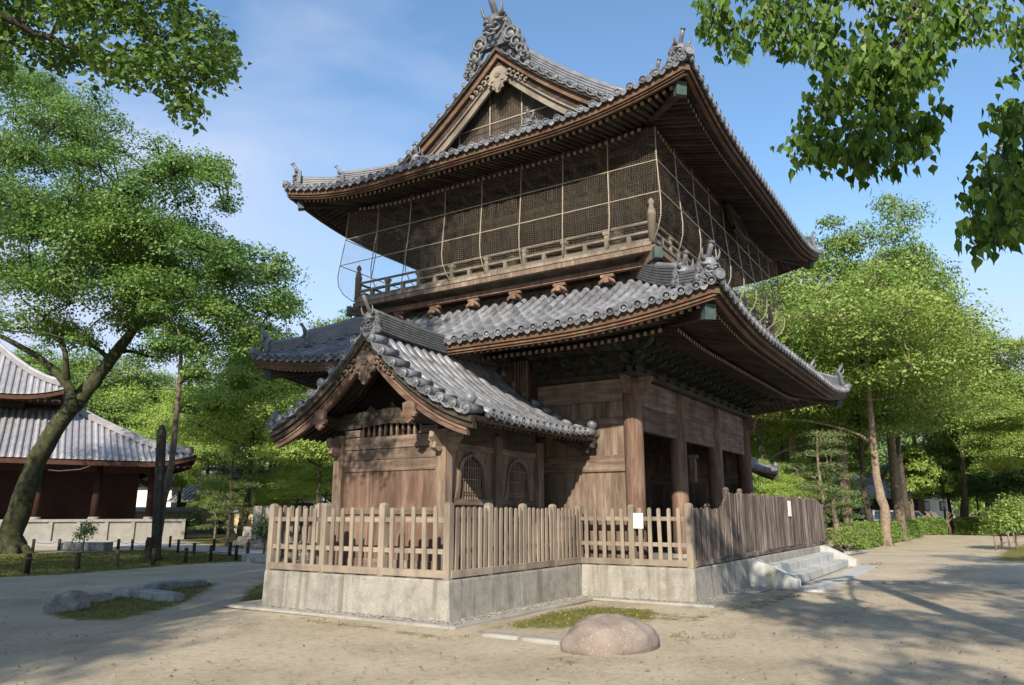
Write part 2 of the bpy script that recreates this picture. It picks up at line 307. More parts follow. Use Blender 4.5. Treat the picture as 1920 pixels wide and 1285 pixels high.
# ------------------------------------------------------------------ tiled roofs
class Roof:
    def __init__(s, x0, x1, y0, y1, z0, a, b, h, U, sp, rad, eb=.10):
        s.x0, s.x1, s.y0, s.y1, s.z0, s.a, s.b, s.h, s.U, s.sp, s.rad, s.eb = x0, x1, y0, y1, z0, a, b, h, U, sp, rad, eb
        s.f = {'W': ((x0, y0), (0, 1), (1, 0), y1-y0), 'S': ((x0, y0), (1, 0), (0, 1), x1-x0), 'E': ((x1, y0), (0, 1), (-1, 0), y1-y0), 'N': ((x0, y1), (1, 0), (0, -1), x1-x0)}
    def S(s, d, u):
        return s.z0+s.a*d+s.b*d*abs(d)+s.h*max(0, 1-max(u, 0)/s.U)**2*max(0, 1-max(d, 0)/(s.U*1.3))
    def P(s, face, t, d, dz=0, soff=None):
        o, e, n, L = s.f[face]; u = min(t, L-t)
        z = s.S(d, u) if soff is None else s.S(0, u)+soff*d-(.12*s.h*max(0, 1-u/s.U)**2*d)
        return Vector((o[0]+e[0]*t+n[0]*d, o[1]+e[1]*t+n[1]*d, z+dz))
    def tiles(s, mb, face, dend, tl=.31, smin=0, smax=None):
        o, e, n, L = s.f[face]; e3 = Vector((*e, 0)); smax = L if smax is None else smax
        K = int(round(L/s.sp)); sp = L/K; rad = s.rad
        for k in range(K):
            t = (k+.5)*sp
            if t < smin or t > smax: continue
            D = dend(t)
            if D < .12: continue
            nt = max(1, int(round(D/tl)))
            for q in range(nt):
                d0 = q*D/nt-(.02 if q == 0 else .012); d1 = (q+1)*D/nt; vs = []
                for (d, rr, up) in ((d0, rad*1.06, .018), (d1, rad*.93, .005)):
                    c = s.P(face, t, d)
                    for i in range(8):
                        a = math.pi*(i/7*1.1-.05); vs.append(c+e3*(math.cos(a)*rr)+Vector((0, 0, up+math.sin(a)*rr*1.05)))
                mb.add(vs, [(i, i+1, 9+i, 8+i) for i in range(7)]+[(7, 6, 5, 4, 3, 2, 1, 0)], (*n, .4), 0, True)
            s.cap(mb, s.P(face, t, -.03, rad*.35), (-n[0], -n[1], 0), rad)
        for k in range(K+1):
            t = k*sp; ta = max(0, t-sp/2); tb = min(L, t+sp/2)
            if tb < smin or ta > smax: continue
            D = min(dend(min(max(t, .01), L-.01)), max(dend(max(ta, .001)), dend(min(tb, L-.001))))+sp*.4
            if D < .2: continue
            nt = max(1, int(round(D/.23))); w = tb-ta; vs = []; fs = []; rows = 0
            for q in range(nt):
                for d, up in ((q*D/nt, .022), ((q+1)*D/nt, .0)):
                    for i in range(5): vs.append(s.P(face, ta+w*i/4, d, up-.04*math.sin(math.pi*i/4)))
                    rows += 1
            fs = [(r*5+i, r*5+i+1, (r+1)*5+i+1, (r+1)*5+i) for r in range(rows-1) for i in range(4)]
            mb.add(vs, fs, (*n, .4), 0, False)
            # hanging lip of the eave pan tile
            A = []
            for i in range(7):
                x = i/6; A.append((ta+rad*.9+(w-rad*1.8)*x, .01-.035*math.sin(math.pi*x)))
            B = [(x, y-.05-.02*math.sin(math.pi*i/6)) for i, (x, y) in enumerate(A)]
            vs = [s.P(face, x, -.012, z) for x, z in A+B]+[s.P(face, x, .03, z) for x, z in A+B]
            mb.add(vs, [(i, i+1, 8+i, 7+i) for i in range(6)]+[(14+i, 21+i, 22+i, 15+i) for i in range(6)]+[(7+i, 8+i, 22+i, 21+i) for i in range(6)], (*e, 0), 0, False)
    def cap(s, mb, c, ax, rad):
        r = rad*1.14
        mb.lathe([(r*.96, -.05), (r, 0), (r*.97, .012), (r*.80, .012), (r*.76, -.010), (r*.46, -.010), (r*.38, .010), (r*.1, .012)], c, ax, 14, 0, False)
    def eave_strip(s, mb, prof, d=0, mat=0, n=34, faces='SENW'):
        pts = []
        for fc in ('S', 'E', 'N', 'W'):
            L = s.f[fc][3]; T = [L*(.5-.5*math.cos(math.pi*i/n)) for i in range(n)]
            if fc in 'NW': T = [L-t for t in T]
            for t in T:
                tt = min(max(t, d), L-d); p = s.P(fc, tt, 0); q = Vector((*s.f[fc][2], 0))*d; pts.append(p+q)
        out = []
        for p in pts:
            if not out or (p-out[-1]).length > 1e-3: out.append(p)
        mb.sweep(out, prof, mat, closed=True)
    def soffit(s, bd, rf, soff, din, faces='SENW', sp=.15, w=.07, hgt=.085, d0=.33, two=1.25, base=-.26):
        for fc in faces:
            L = s.f[fc][3]; n = 28; vs = []
            for i in range(n+1):
                for d in (.06, din):
                    t = min(max(L*i/n, d), L-d); vs.append(s.P(fc, t, d, base+.012, soff))
            bd.add(vs, [(2*i, 2*i+1, 2*i+3, 2*i+2) for i in range(n)], (*s.f[fc][1], 0))
            K = int(L/sp)
            for k in range(K+1):
                t = L/2+(k-K/2)*sp; u = min(t, L-t)
                if u < d0+.15: continue
                da = min(din, u)
                r = random.random(); up = .0
                if u > d0+.2: rf.bar(s.P(fc, t, da, base-hgt/2, soff), s.P(fc, t, d0, base-hgt/2, soff), w, hgt, r=r)
                e = s.P(fc, t, d0-.002, base-hgt/2, soff); nn = Vector((*s.f[fc][2], 0)); rf.bar(e, e-nn*.006, w*.92, hgt*.92, mat=1)
                if da > two+.15:
                    rf.bar(s.P(fc, t, da, base-hgt*1.5-.07, soff), s.P(fc, t, two, base-hgt*1.5-.07, soff), w, hgt, r=r)
                    e = s.P(fc, t, two-.002, base-hgt*1.5-.07, soff); rf.bar(e, e-nn*.006, w*.92, hgt*.92, mat=1)
def ridge(mb, path, w=.26, h=.4, layers=6, top=.075, batter=.0):
    pr = []; zs = []
    for i in range(layers):
        z0 = h*i/layers; z1 = h*(i+1)/layers; ww = w/2*(1-batter*i/layers); zs.append((z0, z1, ww))
    L_ = []
    for (z0, z1, ww) in zs: L_ += [(ww-.018, z0), (ww-.018, z0+(z1-z0)*.35), (ww, z0+(z1-z0)*.36), (ww, z1)]
    prof = L_+[(-x, z) for x, z in reversed(L_)]
    mb.sweep(path, prof, 0)
    mb.tube([Vector(p)+Vector((0, 0, h+top*.25)) for p in path], top, 10)
def arc(c, sd, f, r, a0, a1, n=8, zoff=0):
    return [c+sd*(r*math.cos(a0+(a1-a0)*i/n))+Vector((0, 0, r*math.sin(a0+(a1-a0)*i/n)))+f*zoff for i in range(n+1)]
def onigawara(mb, pos, f, s=1., tori=.5, wide=1., fins=False):
    pos = Vector(pos); f = Vector(f).normalized(); sd = Vector((-f.y, f.x, 0)); up = Vector((0, 0, 1))
    out = [(.50, 0), (.56, .12), (.50, .28), (.44, .34), (.47, .50), (.40, .70), (.30, .86), (.16, .97), (0, 1.0)]
    out = [(x*s*wide, y*s) for x, y in out]; out = out+[(-x, y) for x, y in reversed(out[:-1])]
    mb.prism(out, pos, sd, up, -f*.16*s)
    def w(x, z, d): return pos+sd*(x*s*wide)+up*(z*s)+f*(d*s)
    mb.ball(w(0, .62, .02), .25*s, (1, 1, 1.05), 14)                          # skull
    for k in (-1, 1):
        mb.tube([w(k*.04, .54, .20), w(k*.14, .60, .24), w(k*.26, .60, .16), w(k*.33, .68, .06)], [.035*s, .055*s, .05*s, .02*s], 8)   # brow
        mb.ball(w(k*.13, .50, .19), .055*s, n=10)
        mb.tube([w(k*.05, .24, .2), w(k*.17, .30, .2), w(k*.24, .40, .14)], [.03*s, .04*s, .03*s], 7)    # cheek
        mb.tube([w(k*.20, .74, .08), w(k*.30, .86, .14), w(k*.33, 1.02, .20), w(k*.30, 1.16, .22)], [.06*s, .05*s, .032*s, .006*s], 8)  # horn
        mb.tube([w(k*.07, .26, .2), w(k*.08, .20, .23), w(k*.09, .13, .22)], [.022*s, .016*s, .003*s], 6)  # fang
        for q in range(7): mb.ball(w(k*(.47-.012*q), .06+.085*q, .02), .032*s, n=7)
        mb.tube(arc(w(k*.42, .14, .03), sd, f, .075*s, 0, 5.2, 10), [.03*s]*10+[.012*s], 7)
        mb.tube(arc(w(k*.36, .40, .03), sd, f, .06*s, 0, 5.2, 10), [.026*s]*10+[.010*s], 7)
        mb.tube(arc(w(k*.30, .80, .02), sd, f, .06*s, -1, 4, 8), .024*s, 7)
        if fins:
            for j, (a, b, c) in enumerate(((.52, .16, .24), (.70, -.12, .20), (.84, -.38, .155), (.94, -.58, .11))):
                cc = c*s; mb.lathe([(cc*.8, -.10*s), (cc, -.06*s), (cc, .05*s), (cc*.92, .09*s), (cc*.80, .06*s), (cc*.45, .05*s), (cc*.3, .09*s), (cc*.05, .10*s)], w(k*a, b, -.02-.02*j), f, 16); mb.tube(arc(w(k*a, b, .08), sd, f, c*.60*s, 0, 5.4, 12), [.030*s]*12+[.012*s], 7)
            mb.prism([(k*.3*s, .3*s), (k*.55*s, .30*s), (k*.88*s, -.25*s), (k*.96*s, -.58*s), (k*.80*s, -.56*s), (k*.40*s, -.1*s)], pos, sd, up, -f*.10*s)
    mb.ball(w(0, .42, .24), .065*s, (1, 1, .8)); mb.tube([w(-.14, .20, .2), w(0, .17, .25), w(.14, .20, .2)], .035*s, 7)
    mb.tube([w(-.16, .30, .18), w(0, .33, .24), w(.16, .30, .18)], .03*s, 7)
    if tori:
        P_ = [w(0, .84, -.12), w(0, .95, .02), w(0, 1.0+.22*tori, .22*tori+.02), w(0, 1.0+.62*tori, .46*tori+.05)]
        mb.tube(P_, .085*s, 12); d = (P_[-1]-P_[-2]).normalized()
        mb.lathe([(.09*s, -.02), (.11*s, 0), (.11*s, .03*s), (.085*s, .03*s), (.08*s, .015*s), (.03*s, .015*s)], P_[-1], d, 14, 0, False)
def gegyo(mb, pos, f, s=1., side=True):
    """carved gable pendant hanging below the peak"""
    pos = Vector(pos); f = Vector(f); sd = Vector((-f.y, f.x, 0)); up = Vector((0, 0, 1))
    h = [(0, 0), (.16, -.04), (.30, -.18), (.36, -.30), (.30, -.38), (.34, -.48), (.42, -.55), (.36, -.66), (.24, -.66), (.20, -.74), (.22, -.84), (.12, -.88), (.07, -.98), (0, -1.02)]
    o = [(x*s, y*s) for x, y in h]+[(-x*s, y*s) for x, y in reversed(h[1:-1])]
    mb.prism(o, pos, sd, up, f*.07*s)
    c = pos+f*.09*s
    for k in range(6):
        a = k*math.pi/3; mb.ball(c+sd*(.075*s*math.cos(a))+up*(-.33*s+.075*s*math.sin(a)), .05*s, n=8)
    mb.ball(c+up*(-.33*s)+f*.03*s, .04*s, n=8)
    for k in (-1, 1):
        mb.tube([c+sd*(k*.05*s)+up*(-.92*s), c+sd*(k*.14*s)+up*(-.72*s), c+sd*(k*.12*s)+up*(-.55*s), c+sd*(k*.26*s)+up*(-.58*s)], [.02*s, .035*s, .03*s, .02*s], 7)
        if side:
            for j in range(5):
                x = .42+.17*j; y = -.34-.13*j
                mb.tube(arc(pos+sd*(k*x*s)+up*(y*s)+f*.03*s, sd*k, f, (.095-.010*j)*s, 0, 5.2, 10), [.036*s]*10+[.014*s], 7)
                mb.ball(pos+sd*(k*(x+.06)*s)+up*((y+.07)*s)+f*.02*s, .06*s, (1, .6, 1), 8)
def bracket_mesh(mb, o, n, H=.85, out=.8, sc=1., arms=3, wd=.36):
    """stepped bracket set: blocks and arms climbing outward along n"""
    o = Vector(o); n = Vector((*n, 0)); e = Vector((-n.y, n.x, 0)); m = Matrix((e, n, Vector((0, 0, 1)))).transposed()
    mb.box(o+Vector((0, 0, .07)), (.24*sc, .24*sc, .14), m, 0)
    for k in range(arms):
        z = .14+(H-.14)*(k+.5)/arms; d = out*(k+1)/arms; hh = (H-.14)/arms
        mb.box(o+n*(d/2-.08)+Vector((0, 0, z)), (.085*sc, d+.2, hh*.55), m, 0)
        mb.tube([o+n*(d+.0)+Vector((0, 0, z-hh*.1)), o+n*(d+.14)+Vector((0, 0, z+.02)), o+n*(d+.2)+Vector((0, 0, z+.10))], [.05*sc, .045*sc, .02], 6)
        for dd in ([0, d-out/arms] if k else [0]):
            L = wd*(.8+.25*k) if dd == 0 else wd
            mb.box(o+n*dd+Vector((0, 0, z)), (L*2*.62, .085, hh*.5), m, 0)
            for q in (-1, 0, 1): mb.box(o+n*dd+e*(q*L*.56)+Vector((0, 0, z+hh*.42)), (.12*sc, .12*sc, hh*.34), m, 0, taper=-.25)
        mb.box(o+n*d+Vector((0, 0, z+hh*.42)), (.13*sc, .13*sc, hh*.34), m, 0, taper=-.25)
    mb.box(o+n*out+Vector((0, 0, H+.0)), (wd*1.4, .08, .09), m, 0)
PX0, PX1, PY0, PY1 = 14.4, 22.65, 6.08, 12.32      # column lines of the gate
CX, CY, PZ = 18.53, 9.2, .61
gate = empty('temple_gate', (CX, CY, PZ), 'huge two-storeyed weathered wooden temple gate with grey tiled roofs and a netted balcony', 'temple gate')
colx = [14.4, 17.0, 19.8, 22.65]; coly = [6.08, 9.2, 12.32]
# columns
for j, y in enumerate(coly):
    for i, x in enumerate(colx):
        mb = MB(); prof = [(.185, 0), (.20, .15), (.20, 2.6), (.185, 3.45), (.16, 3.66)]
        mb.lathe(prof, (x, y, PZ+.08), n=18, smooth=True)
        c = mb.build('column', M['wood_red'] if i*j == 0 or 1 else M['wood'], gate)
        b = MB(); b.lathe([(.30, -.0), (.30, .03), (.25, .09), (.25, .10)], (x, y, PZ), n=18); b.build('column_base', M['stone'], c)
# side walls, back walls and beams
def wall_bay(a, b, zs, name, thick=.07):
    a = Vector(a); b = Vector(b); d = (b-a).normalized(); nrm = Vector((d.y, -d.x, 0)); L = (b-a).length
    pl = MB(); K = max(1, int(L/.34))
    for (z0, z1) in zs:
        for k in range(K):
            p = a+d*(L*(k+.5)/K); m = Matrix((d, nrm, Vector((0, 0, 1)))).transposed()
            pl.box((p.x, p.y, (z0+z1)/2), (L/K-.004, .04+.004*random.random(), z1-z0), m)
    return pl.build(name, M['wood'], gate)
def rails(a, b, zz, name='rail', mat='wood'):
    a = Vector(a); b = Vector(b)
    for (z0, z1, w) in zz:
        mb = MB(); mb.bar((a.x, a.y, (z0+z1)/2), (b.x, b.y, (z0+z1)/2), w, z1-z0); mb.build(name, M[mat], gate, bevel=.008)
for x in (PX0, PX1):
    for j in (0, 1):
        a = (x, coly[j]+.18, 0); b = (x, coly[j+1]-.18, 0)
        wall_bay(a, b, ((.78, 1.30), (1.42, 2.44), (2.76, 3.42), (3.55, 3.92)), 'wall_panel')
        rails(a, b, ((.62, .80, .16), (1.28, 1.44, .12), (2.44, 2.78, .13), (3.41, 3.56, .11), (3.9, 4.36, .17)))
for i in range(3):
    a = (colx[i]+.18, PY0, 0); b = (colx[i+1]-.18, PY0, 0)
    rails(a, b, ((3.28, 3.80, .14), (3.80, 4.36, .18)), 'lintel', 'wood')
    a = (colx[i]+.18, PY1, 0); b = (colx[i+1]-.18, PY1, 0)
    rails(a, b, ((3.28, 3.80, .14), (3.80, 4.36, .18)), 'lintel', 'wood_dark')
    # middle row: the two right bays are boarded, the left one stands open to the dark inside
    mb = MB(); x0, x1 = colx[i]+.18, colx[i+1]-.18
    K = 7
    yw = CY if i else PY1-.3
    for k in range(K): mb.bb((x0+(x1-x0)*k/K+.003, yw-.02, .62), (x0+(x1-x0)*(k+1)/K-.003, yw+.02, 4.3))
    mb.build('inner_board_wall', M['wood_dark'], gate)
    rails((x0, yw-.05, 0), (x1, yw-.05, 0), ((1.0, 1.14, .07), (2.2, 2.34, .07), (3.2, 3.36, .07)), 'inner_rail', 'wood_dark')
mb = MB(); mb.bb((PX0-.28, PY0-.26, 4.36), (PX1+.28, PY0+.18, 4.46)); mb.bb((PX0-.28, PY1-.18, 4.36), (PX1+.28, PY1+.26, 4.46))
mb.bb((PX0-.26, PY0+.185, 4.362), (PX0+.18, PY1-.185, 4.458)); mb.bb((PX1-.18, PY0+.185, 4.362), (PX1+.26, PY1-.185, 4.458))
mb.build('wall_plate', M['wood_mossy'], gate, bevel=.012)
for (x, y, sx, sy) in ((PX0, PY0, -1, -1), (PX1, PY0, 1, -1), (PX0, PY1, -1, 1), (PX1, PY1, 1, 1)):
    mb = MB()   # carved beam noses passing through the corner columns
    for ax in ((sx, 0, 0), (0, sy, 0)):
        ax = Vector(ax); up = Vector((0, 0, 1)); th = Vector((ax.y, ax.x, 0))*.12
        mb.prism([(.16, 4.02), (.30, 4.0), (.37, 4.08), (.36, 4.18), (.44, 4.28), (.46, 4.355), (.16, 4.355)], Vector((x, y, 0))-th*.5, ax, up, th)
    mb.build('beam_nose', M['wood_red'], gate)
mb = MB(); mb.bb((PX0+.2, PY0+.2, 4.47), (PX1-.2, PY1-.2, 4.53)); mb.build('ceiling', M['wood_dark'], gate)
# bracket sets under both eaves: one mesh per orientation, copied
def ring_brackets(x0, x1, y0, y1, z, H, out, nx, ny, mat, arms=3):
    for (n, pts) in (((0, -1), [(x0+(x1-x0)*i/nx, y0) for i in range(nx+1)]), ((-1, 0), [(x0, y0+(y1-y0)*i/ny) for i in range(ny+1)]), ((0, 1), [(x0+(x1-x0)*i/nx, y1) for i in range(0, nx+1, 2)]), ((1, 0), [(x1, y0+(y1-y0)*i/ny) for i in range(0, ny+1, 2)])):
        src = None
        for (x, y) in pts:
            if src is None:
                mb = MB(); bracket_mesh(mb, (0, 0, 0), n, H, out, arms=arms, wd=.30); mb.V = [(a+x, b+y, c+z) for a, b, c in mb.V]
                src = mb.build('bracket_set', M[mat], gate); sx, sy = x, y
            else:
                c = src.copy(); COL.objects.link(c); c.parent = gate; c.location = (x-sx, y-sy, 0)
    for (x, y, a, b) in ((x0, y0, -1, -1), (x1, y0, 1, -1), (x0, y1, -1, 1), (x1, y1, 1, 1)):
        mb = MB(); d = Vector((a, b, 0)).normalized(); bracket_mesh(mb, (x, y, z), (d.x, d.y), H, out*1.45, 1.2, arms, .2); mb.build('corner_bracket_set', M[mat], gate)
ring_brackets(PX0, PX1, PY0, PY1, 4.46, .80, 1.0, 12, 9, 'wood_brk')
mb = MB()
for (z0, z1, d) in ((4.46, 5.7, .0),): 
    for a, b in (((PX0, PY0), (PX1, PY0)), ((PX0, PY1), (PX1, PY1)), ((PX0, PY0+.05), (PX0, PY1-.05)), ((PX1, PY0+.05), (PX1, PY1-.05))):
        mb.bar((*a, (z0+z1)/2), (*b, (z0+z1)/2), .08, z1-z0)
mb.build('bracket_wall', M['wood_mossy'], gate)
mb = MB()
for o_, z in ((.33, 5.0), (.66, 5.16), (1.0, 5.31)):
    P_ = [(PX0-o_, PY0-o_, z), (PX1+o_, PY0-o_, z), (PX1+o_, PY1+o_, z), (PX0-o_, PY1+o_, z)]
    mb.sweep(P_, [(-.045, -.06), (.045, -.06), (.045, .05), (-.045, .05)], closed=True)
mb.build('eave_purlin', M['wood_brk'], gate)
# ---- lower roof
lo_ = Roof(11.86, 25.2, 3.38, 15.02, 5.02, .42, .07, .37, 3.6, .266, .068)
def full_roof(r, depth, name, soff, din, base=-.26, two=1.25, fdepth=None):
    mb = MB()
    for fc in 'WSEN':
        L = r.f[fc][3]; r.tiles(mb, fc, (lambda t, L=L: min(depth, t, L-t)) if fdepth is None or fc in 'WE' else fdepth[fc])
    rt = mb.build(name, M['tile'], gate)
    fb = MB(); r.eave_strip(fb, [(.03, -.17), (.10, -.17), (.10, -.045), (.03, -.045)], .16)
    r.eave_strip(fb, [(.0, -.27), (.06, -.27), (.06, -.175), (.0, -.175)], .16); fb.build('eave_board', M['fascia'], rt)
    g = MB(); r.eave_strip(g, [(.0, -.045), (.03, -.045), (.03, -.012), (.0, -.012)], .06); g.build('tile_batten', M['wood_mossy'], rt)
    bd = MB(); rf = MB(); r.soffit(bd, rf, soff, din, base=base, two=two)
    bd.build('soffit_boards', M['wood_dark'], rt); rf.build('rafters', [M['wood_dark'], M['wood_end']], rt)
    for (x, y, a, b) in ((r.x0, r.y0, 1, 1), (r.x1, r.y0, -1, 1), (r.x0, r.y1, 1, -1), (r.x1, r.y1, -1, -1)):
        z = r.S(0, 0); p0 = Vector((x+a*.30, y+b*.30, z-.46)); p1 = Vector((x+a*(din-.1), y+b*(din-.1), z-.46+soff*din-.45*r.h)); hb = MB(); hb.bar(p1, p0, .15, .22); hb.build('hip_rafter', M['wood_dark'], rt)
        d = (p0-p1).normalized(); cp = MB(); cp.bar(p0-d*.10, p0+d*.05, .20, .26); cp.build('copper_cap', M['copper'], rt)
    return rt
low = full_roof(lo_, 2.55, 'lower_roof', .24, 2.35)
def hips(r, rt, dtop, dmid, s1=.42, s2=.42, hh=.30, w=.22):
    for (x, y, a, b) in ((r.x0, r.y0, 1, 1), (r.x1, r.y0, -1, 1), (r.x0, r.y1, 1, -1), (r.x1, r.y1, -1, -1)):
        q = lambda d, dz=0: Vector((x+a*d, y+b*d, r.S(d, d)+dz)); f = Vector((-a, -b, 0)).normalized()
        mb = MB(); ridge(mb, [q(.30+(dmid-.30)*i/6, .01) for i in range(7)], w, hh*.85, 5, .06)
        ridge(mb, [q(dmid+(dtop-dmid)*i/6, .01) for i in range(7)], w*1.1, hh*1.3, 7, .065)
        mb.build('hip_ridge', M['tile'], rt)
        mb = MB(); onigawara(mb, q(.24, .0), f, s1, .55); mb.lathe([(.05, -.2), (.095, -.1), (.095, 0), (.075, .0), (.07, -.012), (.02, -.005)], q(-.02, .09), f, 14, smooth=False); mb.build('ridge_end_tile', M['tile'], rt)
        mb = MB(); onigawara(mb, q(dmid-.04, .0), f, s2, .55); mb.build('ridge_end_tile', M['tile'], rt)
hips(lo_, low, 2.5, .95, .50, .46)
mb = MB()   # pale flashing course and board where the lower roof meets the storey above
X0, X1, Y0, Y1 = PX0-.12, PX1+.12, PY0-.16, PY1+.16
P_ = lambda o, z: [(X0-o, Y0-o, z), (X1+o, Y0-o, z), (X1+o, Y1+o, z), (X0-o, Y1+o, z)]
mb.sweep(P_(.02, 6.32), [(-.05, 0), (.06, 0), (.05, .05), (-.05, .14)], closed=True); mb.build('roof_flashing', M['wood_pale'], gate)
mb = MB(); mb.sweep(P_(-.10, 6.46), [(-.04, -.08), (.04, -.08), (.04, .13), (-.04, .13)], closed=True); mb.build('base_board', M['wood_red'], gate)
mb = MB(); mb.sweep(P_(-.35, 6.3), [(-.04, 0), (.04, 0), (.04, .62), (-.04, .62)], closed=True); mb.build('underfloor_wall', M['wood_mossy'], gate)
# ---- balcony
BX0, BX1, BY0, BY1 = 13.60, 23.46, 5.18, 13.22
bal = MB(); K = 46
for i in range(K):
    y0 = BY0+(BY1-BY0)*i/K; y1 = BY0+(BY1-BY0)*(i+1)/K
    bal.bb((BX0-.10, y0+.004, 6.86), (BX0+1.5, y1-.004, 6.93)); bal.bb((BX1-1.5, y0+.004, 6.86), (BX1+.10, y1-.004, 6.93))
K = 40
for i in range(K):
    x0 = BX0+1.505+(BX1-BX0-3.01)*i/K; x1 = BX0+1.505+(BX1-BX0-3.01)*(i+1)/K
    bal.bb((x0+.004, BY0-.10, 6.861), (x1-.004, BY0+1.5, 6.931)); bal.bb((x0+.004, BY1-1.5, 6.861), (x1-.004, BY1+.10, 6.931))
balc = bal.build('balcony_deck', M['wood_pale'], gate)
rect = lambda o, z: [(BX0-o, BY0-o, z), (BX1+o, BY0-o, z), (BX1+o, BY1+o, z), (BX0-o, BY1+o, z)]
def loop(o, z, prof, name, mat, par=balc):
    mb = MB(); mb.sweep(rect(o, z), prof, closed=True); return mb.build(name, M[mat], par)
bx = lambda w, h: [(-w/2, -h/2), (w/2, -h/2), (w/2, h/2), (-w/2, h/2)]
loop(.02, 6.80, bx(.12, .115), 'edge_beam', 'wood'); loop(-.28, 6.60, bx(.12, .11), 'deck_beam', 'wood_red')
loop(0, 6.97, bx(.13, .08), 'bottom_rail', 'wood_pale'); loop(0, 7.17, bx(.08, .05), 'middle_rail', 'wood_pale')
oc = [(.032*math.cos(i*math.pi/4), .032*math.sin(i*math.pi/4)) for i in range(8)]
loop(0, 7.385, oc, 'hand_rail', 'wood_pale')
def side_points(step):
    out = []
    for (a, b) in (((BX0, BY0), (BX1, BY0)), ((BX0, BY0), (BX0, BY1)), ((BX1, BY0), (BX1, BY1)), ((BX0, BY1), (BX1, BY1))):
        L = math.hypot(b[0]-a[0], b[1]-a[1]); k = round(L/step)
        for i in range(1, k): out.append((a[0]+(b[0]-a[0])*i/k, a[1]+(b[1]-a[1])*i/k, i, a[0] == b[0]))
    return out
bpts = side_points(.50); src = None
for (x, y, i, ver) in bpts:
    z1 = 7.34 if i % 2 == 0 else 7.15; key = i % 2
    mb = MB(); w = .085
    mb.bb((x-w/2, y-w/2, 7.01), (x+w/2, y+w/2, 7.145)); 
    if key == 0: mb.box((x, y, 7.235), (w, w, .08)); mb.box((x, y, 7.315), (.12, .12, .07), taper=-.2)
    mb.build('baluster', M['wood_pale'], balc)
for (x, y) in ((BX0, BY0), (BX1, BY0), (BX0, BY1), (BX1, BY1)):
    mb = MB(); mb.lathe([(.085, -.12), (.085, .50), (.092, .505), (.092, .53), (.08, .535), (.072, .62), (.045, .70), (.036, .72), (.060, .745), (.066, .78), (.048, .83), (.012, .87)], (x, y, 7.02), n=16)
    mb.build('newel_post', M['wood_pale'], balc)
arm = None
for (x, y, i, ver) in side_points(1.08):
    cx_ = x+(.30 if x == BX0 else -.30 if x == BX1 else 0); cy_ = y+(.30 if y == BY0 else -.30 if y == BY1 else 0)
    n = Vector((-1, 0, 0)) if x == BX0 else Vector((1, 0, 0)) if x == BX1 else Vector((0, -1, 0)) if y == BY0 else Vector((0, 1, 0)); e = Vector((-n.y, n.x, 0))
    m = Matrix((e, n, Vector((0, 0, 1)))).transposed(); c = Vector((cx_, cy_, 0)); mb = MB()
    mb.box(c+Vector((0, 0, 6.50)), (.30, .10, .07), m); mb.box(c-n*.12+Vector((0, 0, 6.40)), (.11, .42, .12), m); mb.box(c+n*.02+Vector((0, 0, 6.455)), (.13, .13, .06), m)
    for k in (-1, 1): mb.tube([c+e*(k*.05)+n*.06+Vector((0, 0, 6.42)), c+e*(k*.15)+n*.06+Vector((0, 0, 6.36)), c+e*(k*.20)+n*.05+Vector((0, 0, 6.30))], [.045, .04, .015], 7)
    mb.build('balcony_bracket', M['wood_red'], balc)
for (x, y, a, b) in ((BX0, BY0, -1, -1), (BX1, BY0, 1, -1), (BX0, BY1, -1, 1), (BX1, BY1, 1, 1)):
    mb = MB(); d = Vector((a, b, 0)).normalized(); c = Vector((x, y, 6.64)); mb.bar(c-d*.9, c+d*.20, .13, .2); mb.build('corner_beam', M['wood'], balc)
    mb = MB(); mb.bar(c+d*.15, c+d*.26, .17, .23); mb.build('beam_cap', M['copper'], balc)
# ---- upper storey body
UX0, UX1, UY0, UY1 = 14.75, 22.3, 6.45, 11.95
for y0, y1, x0, x1 in ((UY0, UY0, UX0, UX1), (UY1, UY1, UX0, UX1), (UY0, UY1, UX0, UX0), (UY0, UY1, UX1, UX1)):
    mb = MB(); a = Vector((x0, y0, 0)); b = Vector((x1, y1, 0)); L = (b-a).length; d = (b-a)/L; K = int(L/.3); nrm = Vector((d.y, -d.x, 0)); m = Matrix((d, nrm, Vector((0, 0, 1)))).transposed()
    for k in range(K):
        p = a+d*(L*(k+.5)/K); mb.box((p.x, p.y, 8.2), (L/K-.005, .05, 2.54), m)
    mb.build('upper_wall', M['wood_black'], gate)
for z, h_, o_, mt in ((7.02, .14, .06, 'wood_dark'), (7.62, .13, .05, 'wood_dark'), (8.32, .18, .07, 'wood_dark'), (8.60, .12, .20, 'wood_mossy')):
    mb = MB(); mb.sweep([(UX0-o_, UY0-o_, z), (UX1+o_, UY0-o_, z), (UX1+o_, UY1+o_, z), (UX0-o_, UY1+o_, z)], bx(.12 if o_ < .1 else .34, h_), closed=True); mb.build('upper_rail', M[mt], gate)
for j in range(3):
    for i in range(4):
        if 0 < i < 3 and j == 1: continue
        x = UX0+(UX1-UX0)*i/3; y = UY0+(UY1-UY0)*j/2; mb = MB(); mb.lathe([(.15, 0), (.15, 1.7)], (x, y, 6.93), n=14); mb.build('upper_column', M['wood_mossy'], gate)
ring_brackets(UX0, UX1, UY0, UY1, 8.66, .74, 1.15, 12, 9, 'wood_dark')
mb = MB()
for o_, z in ((.38, 9.12), (.76, 9.28), (1.15, 9.42)):
    mb.sweep([(UX0-o_, UY0-o_, z), (UX1+o_, UY0-o_, z), (UX1+o_, UY1+o_, z), (UX0-o_, UY1+o_, z)], bx(.09, .11), closed=True)
mb.build('upper_eave_purlin', M['wood_dark'], gate)
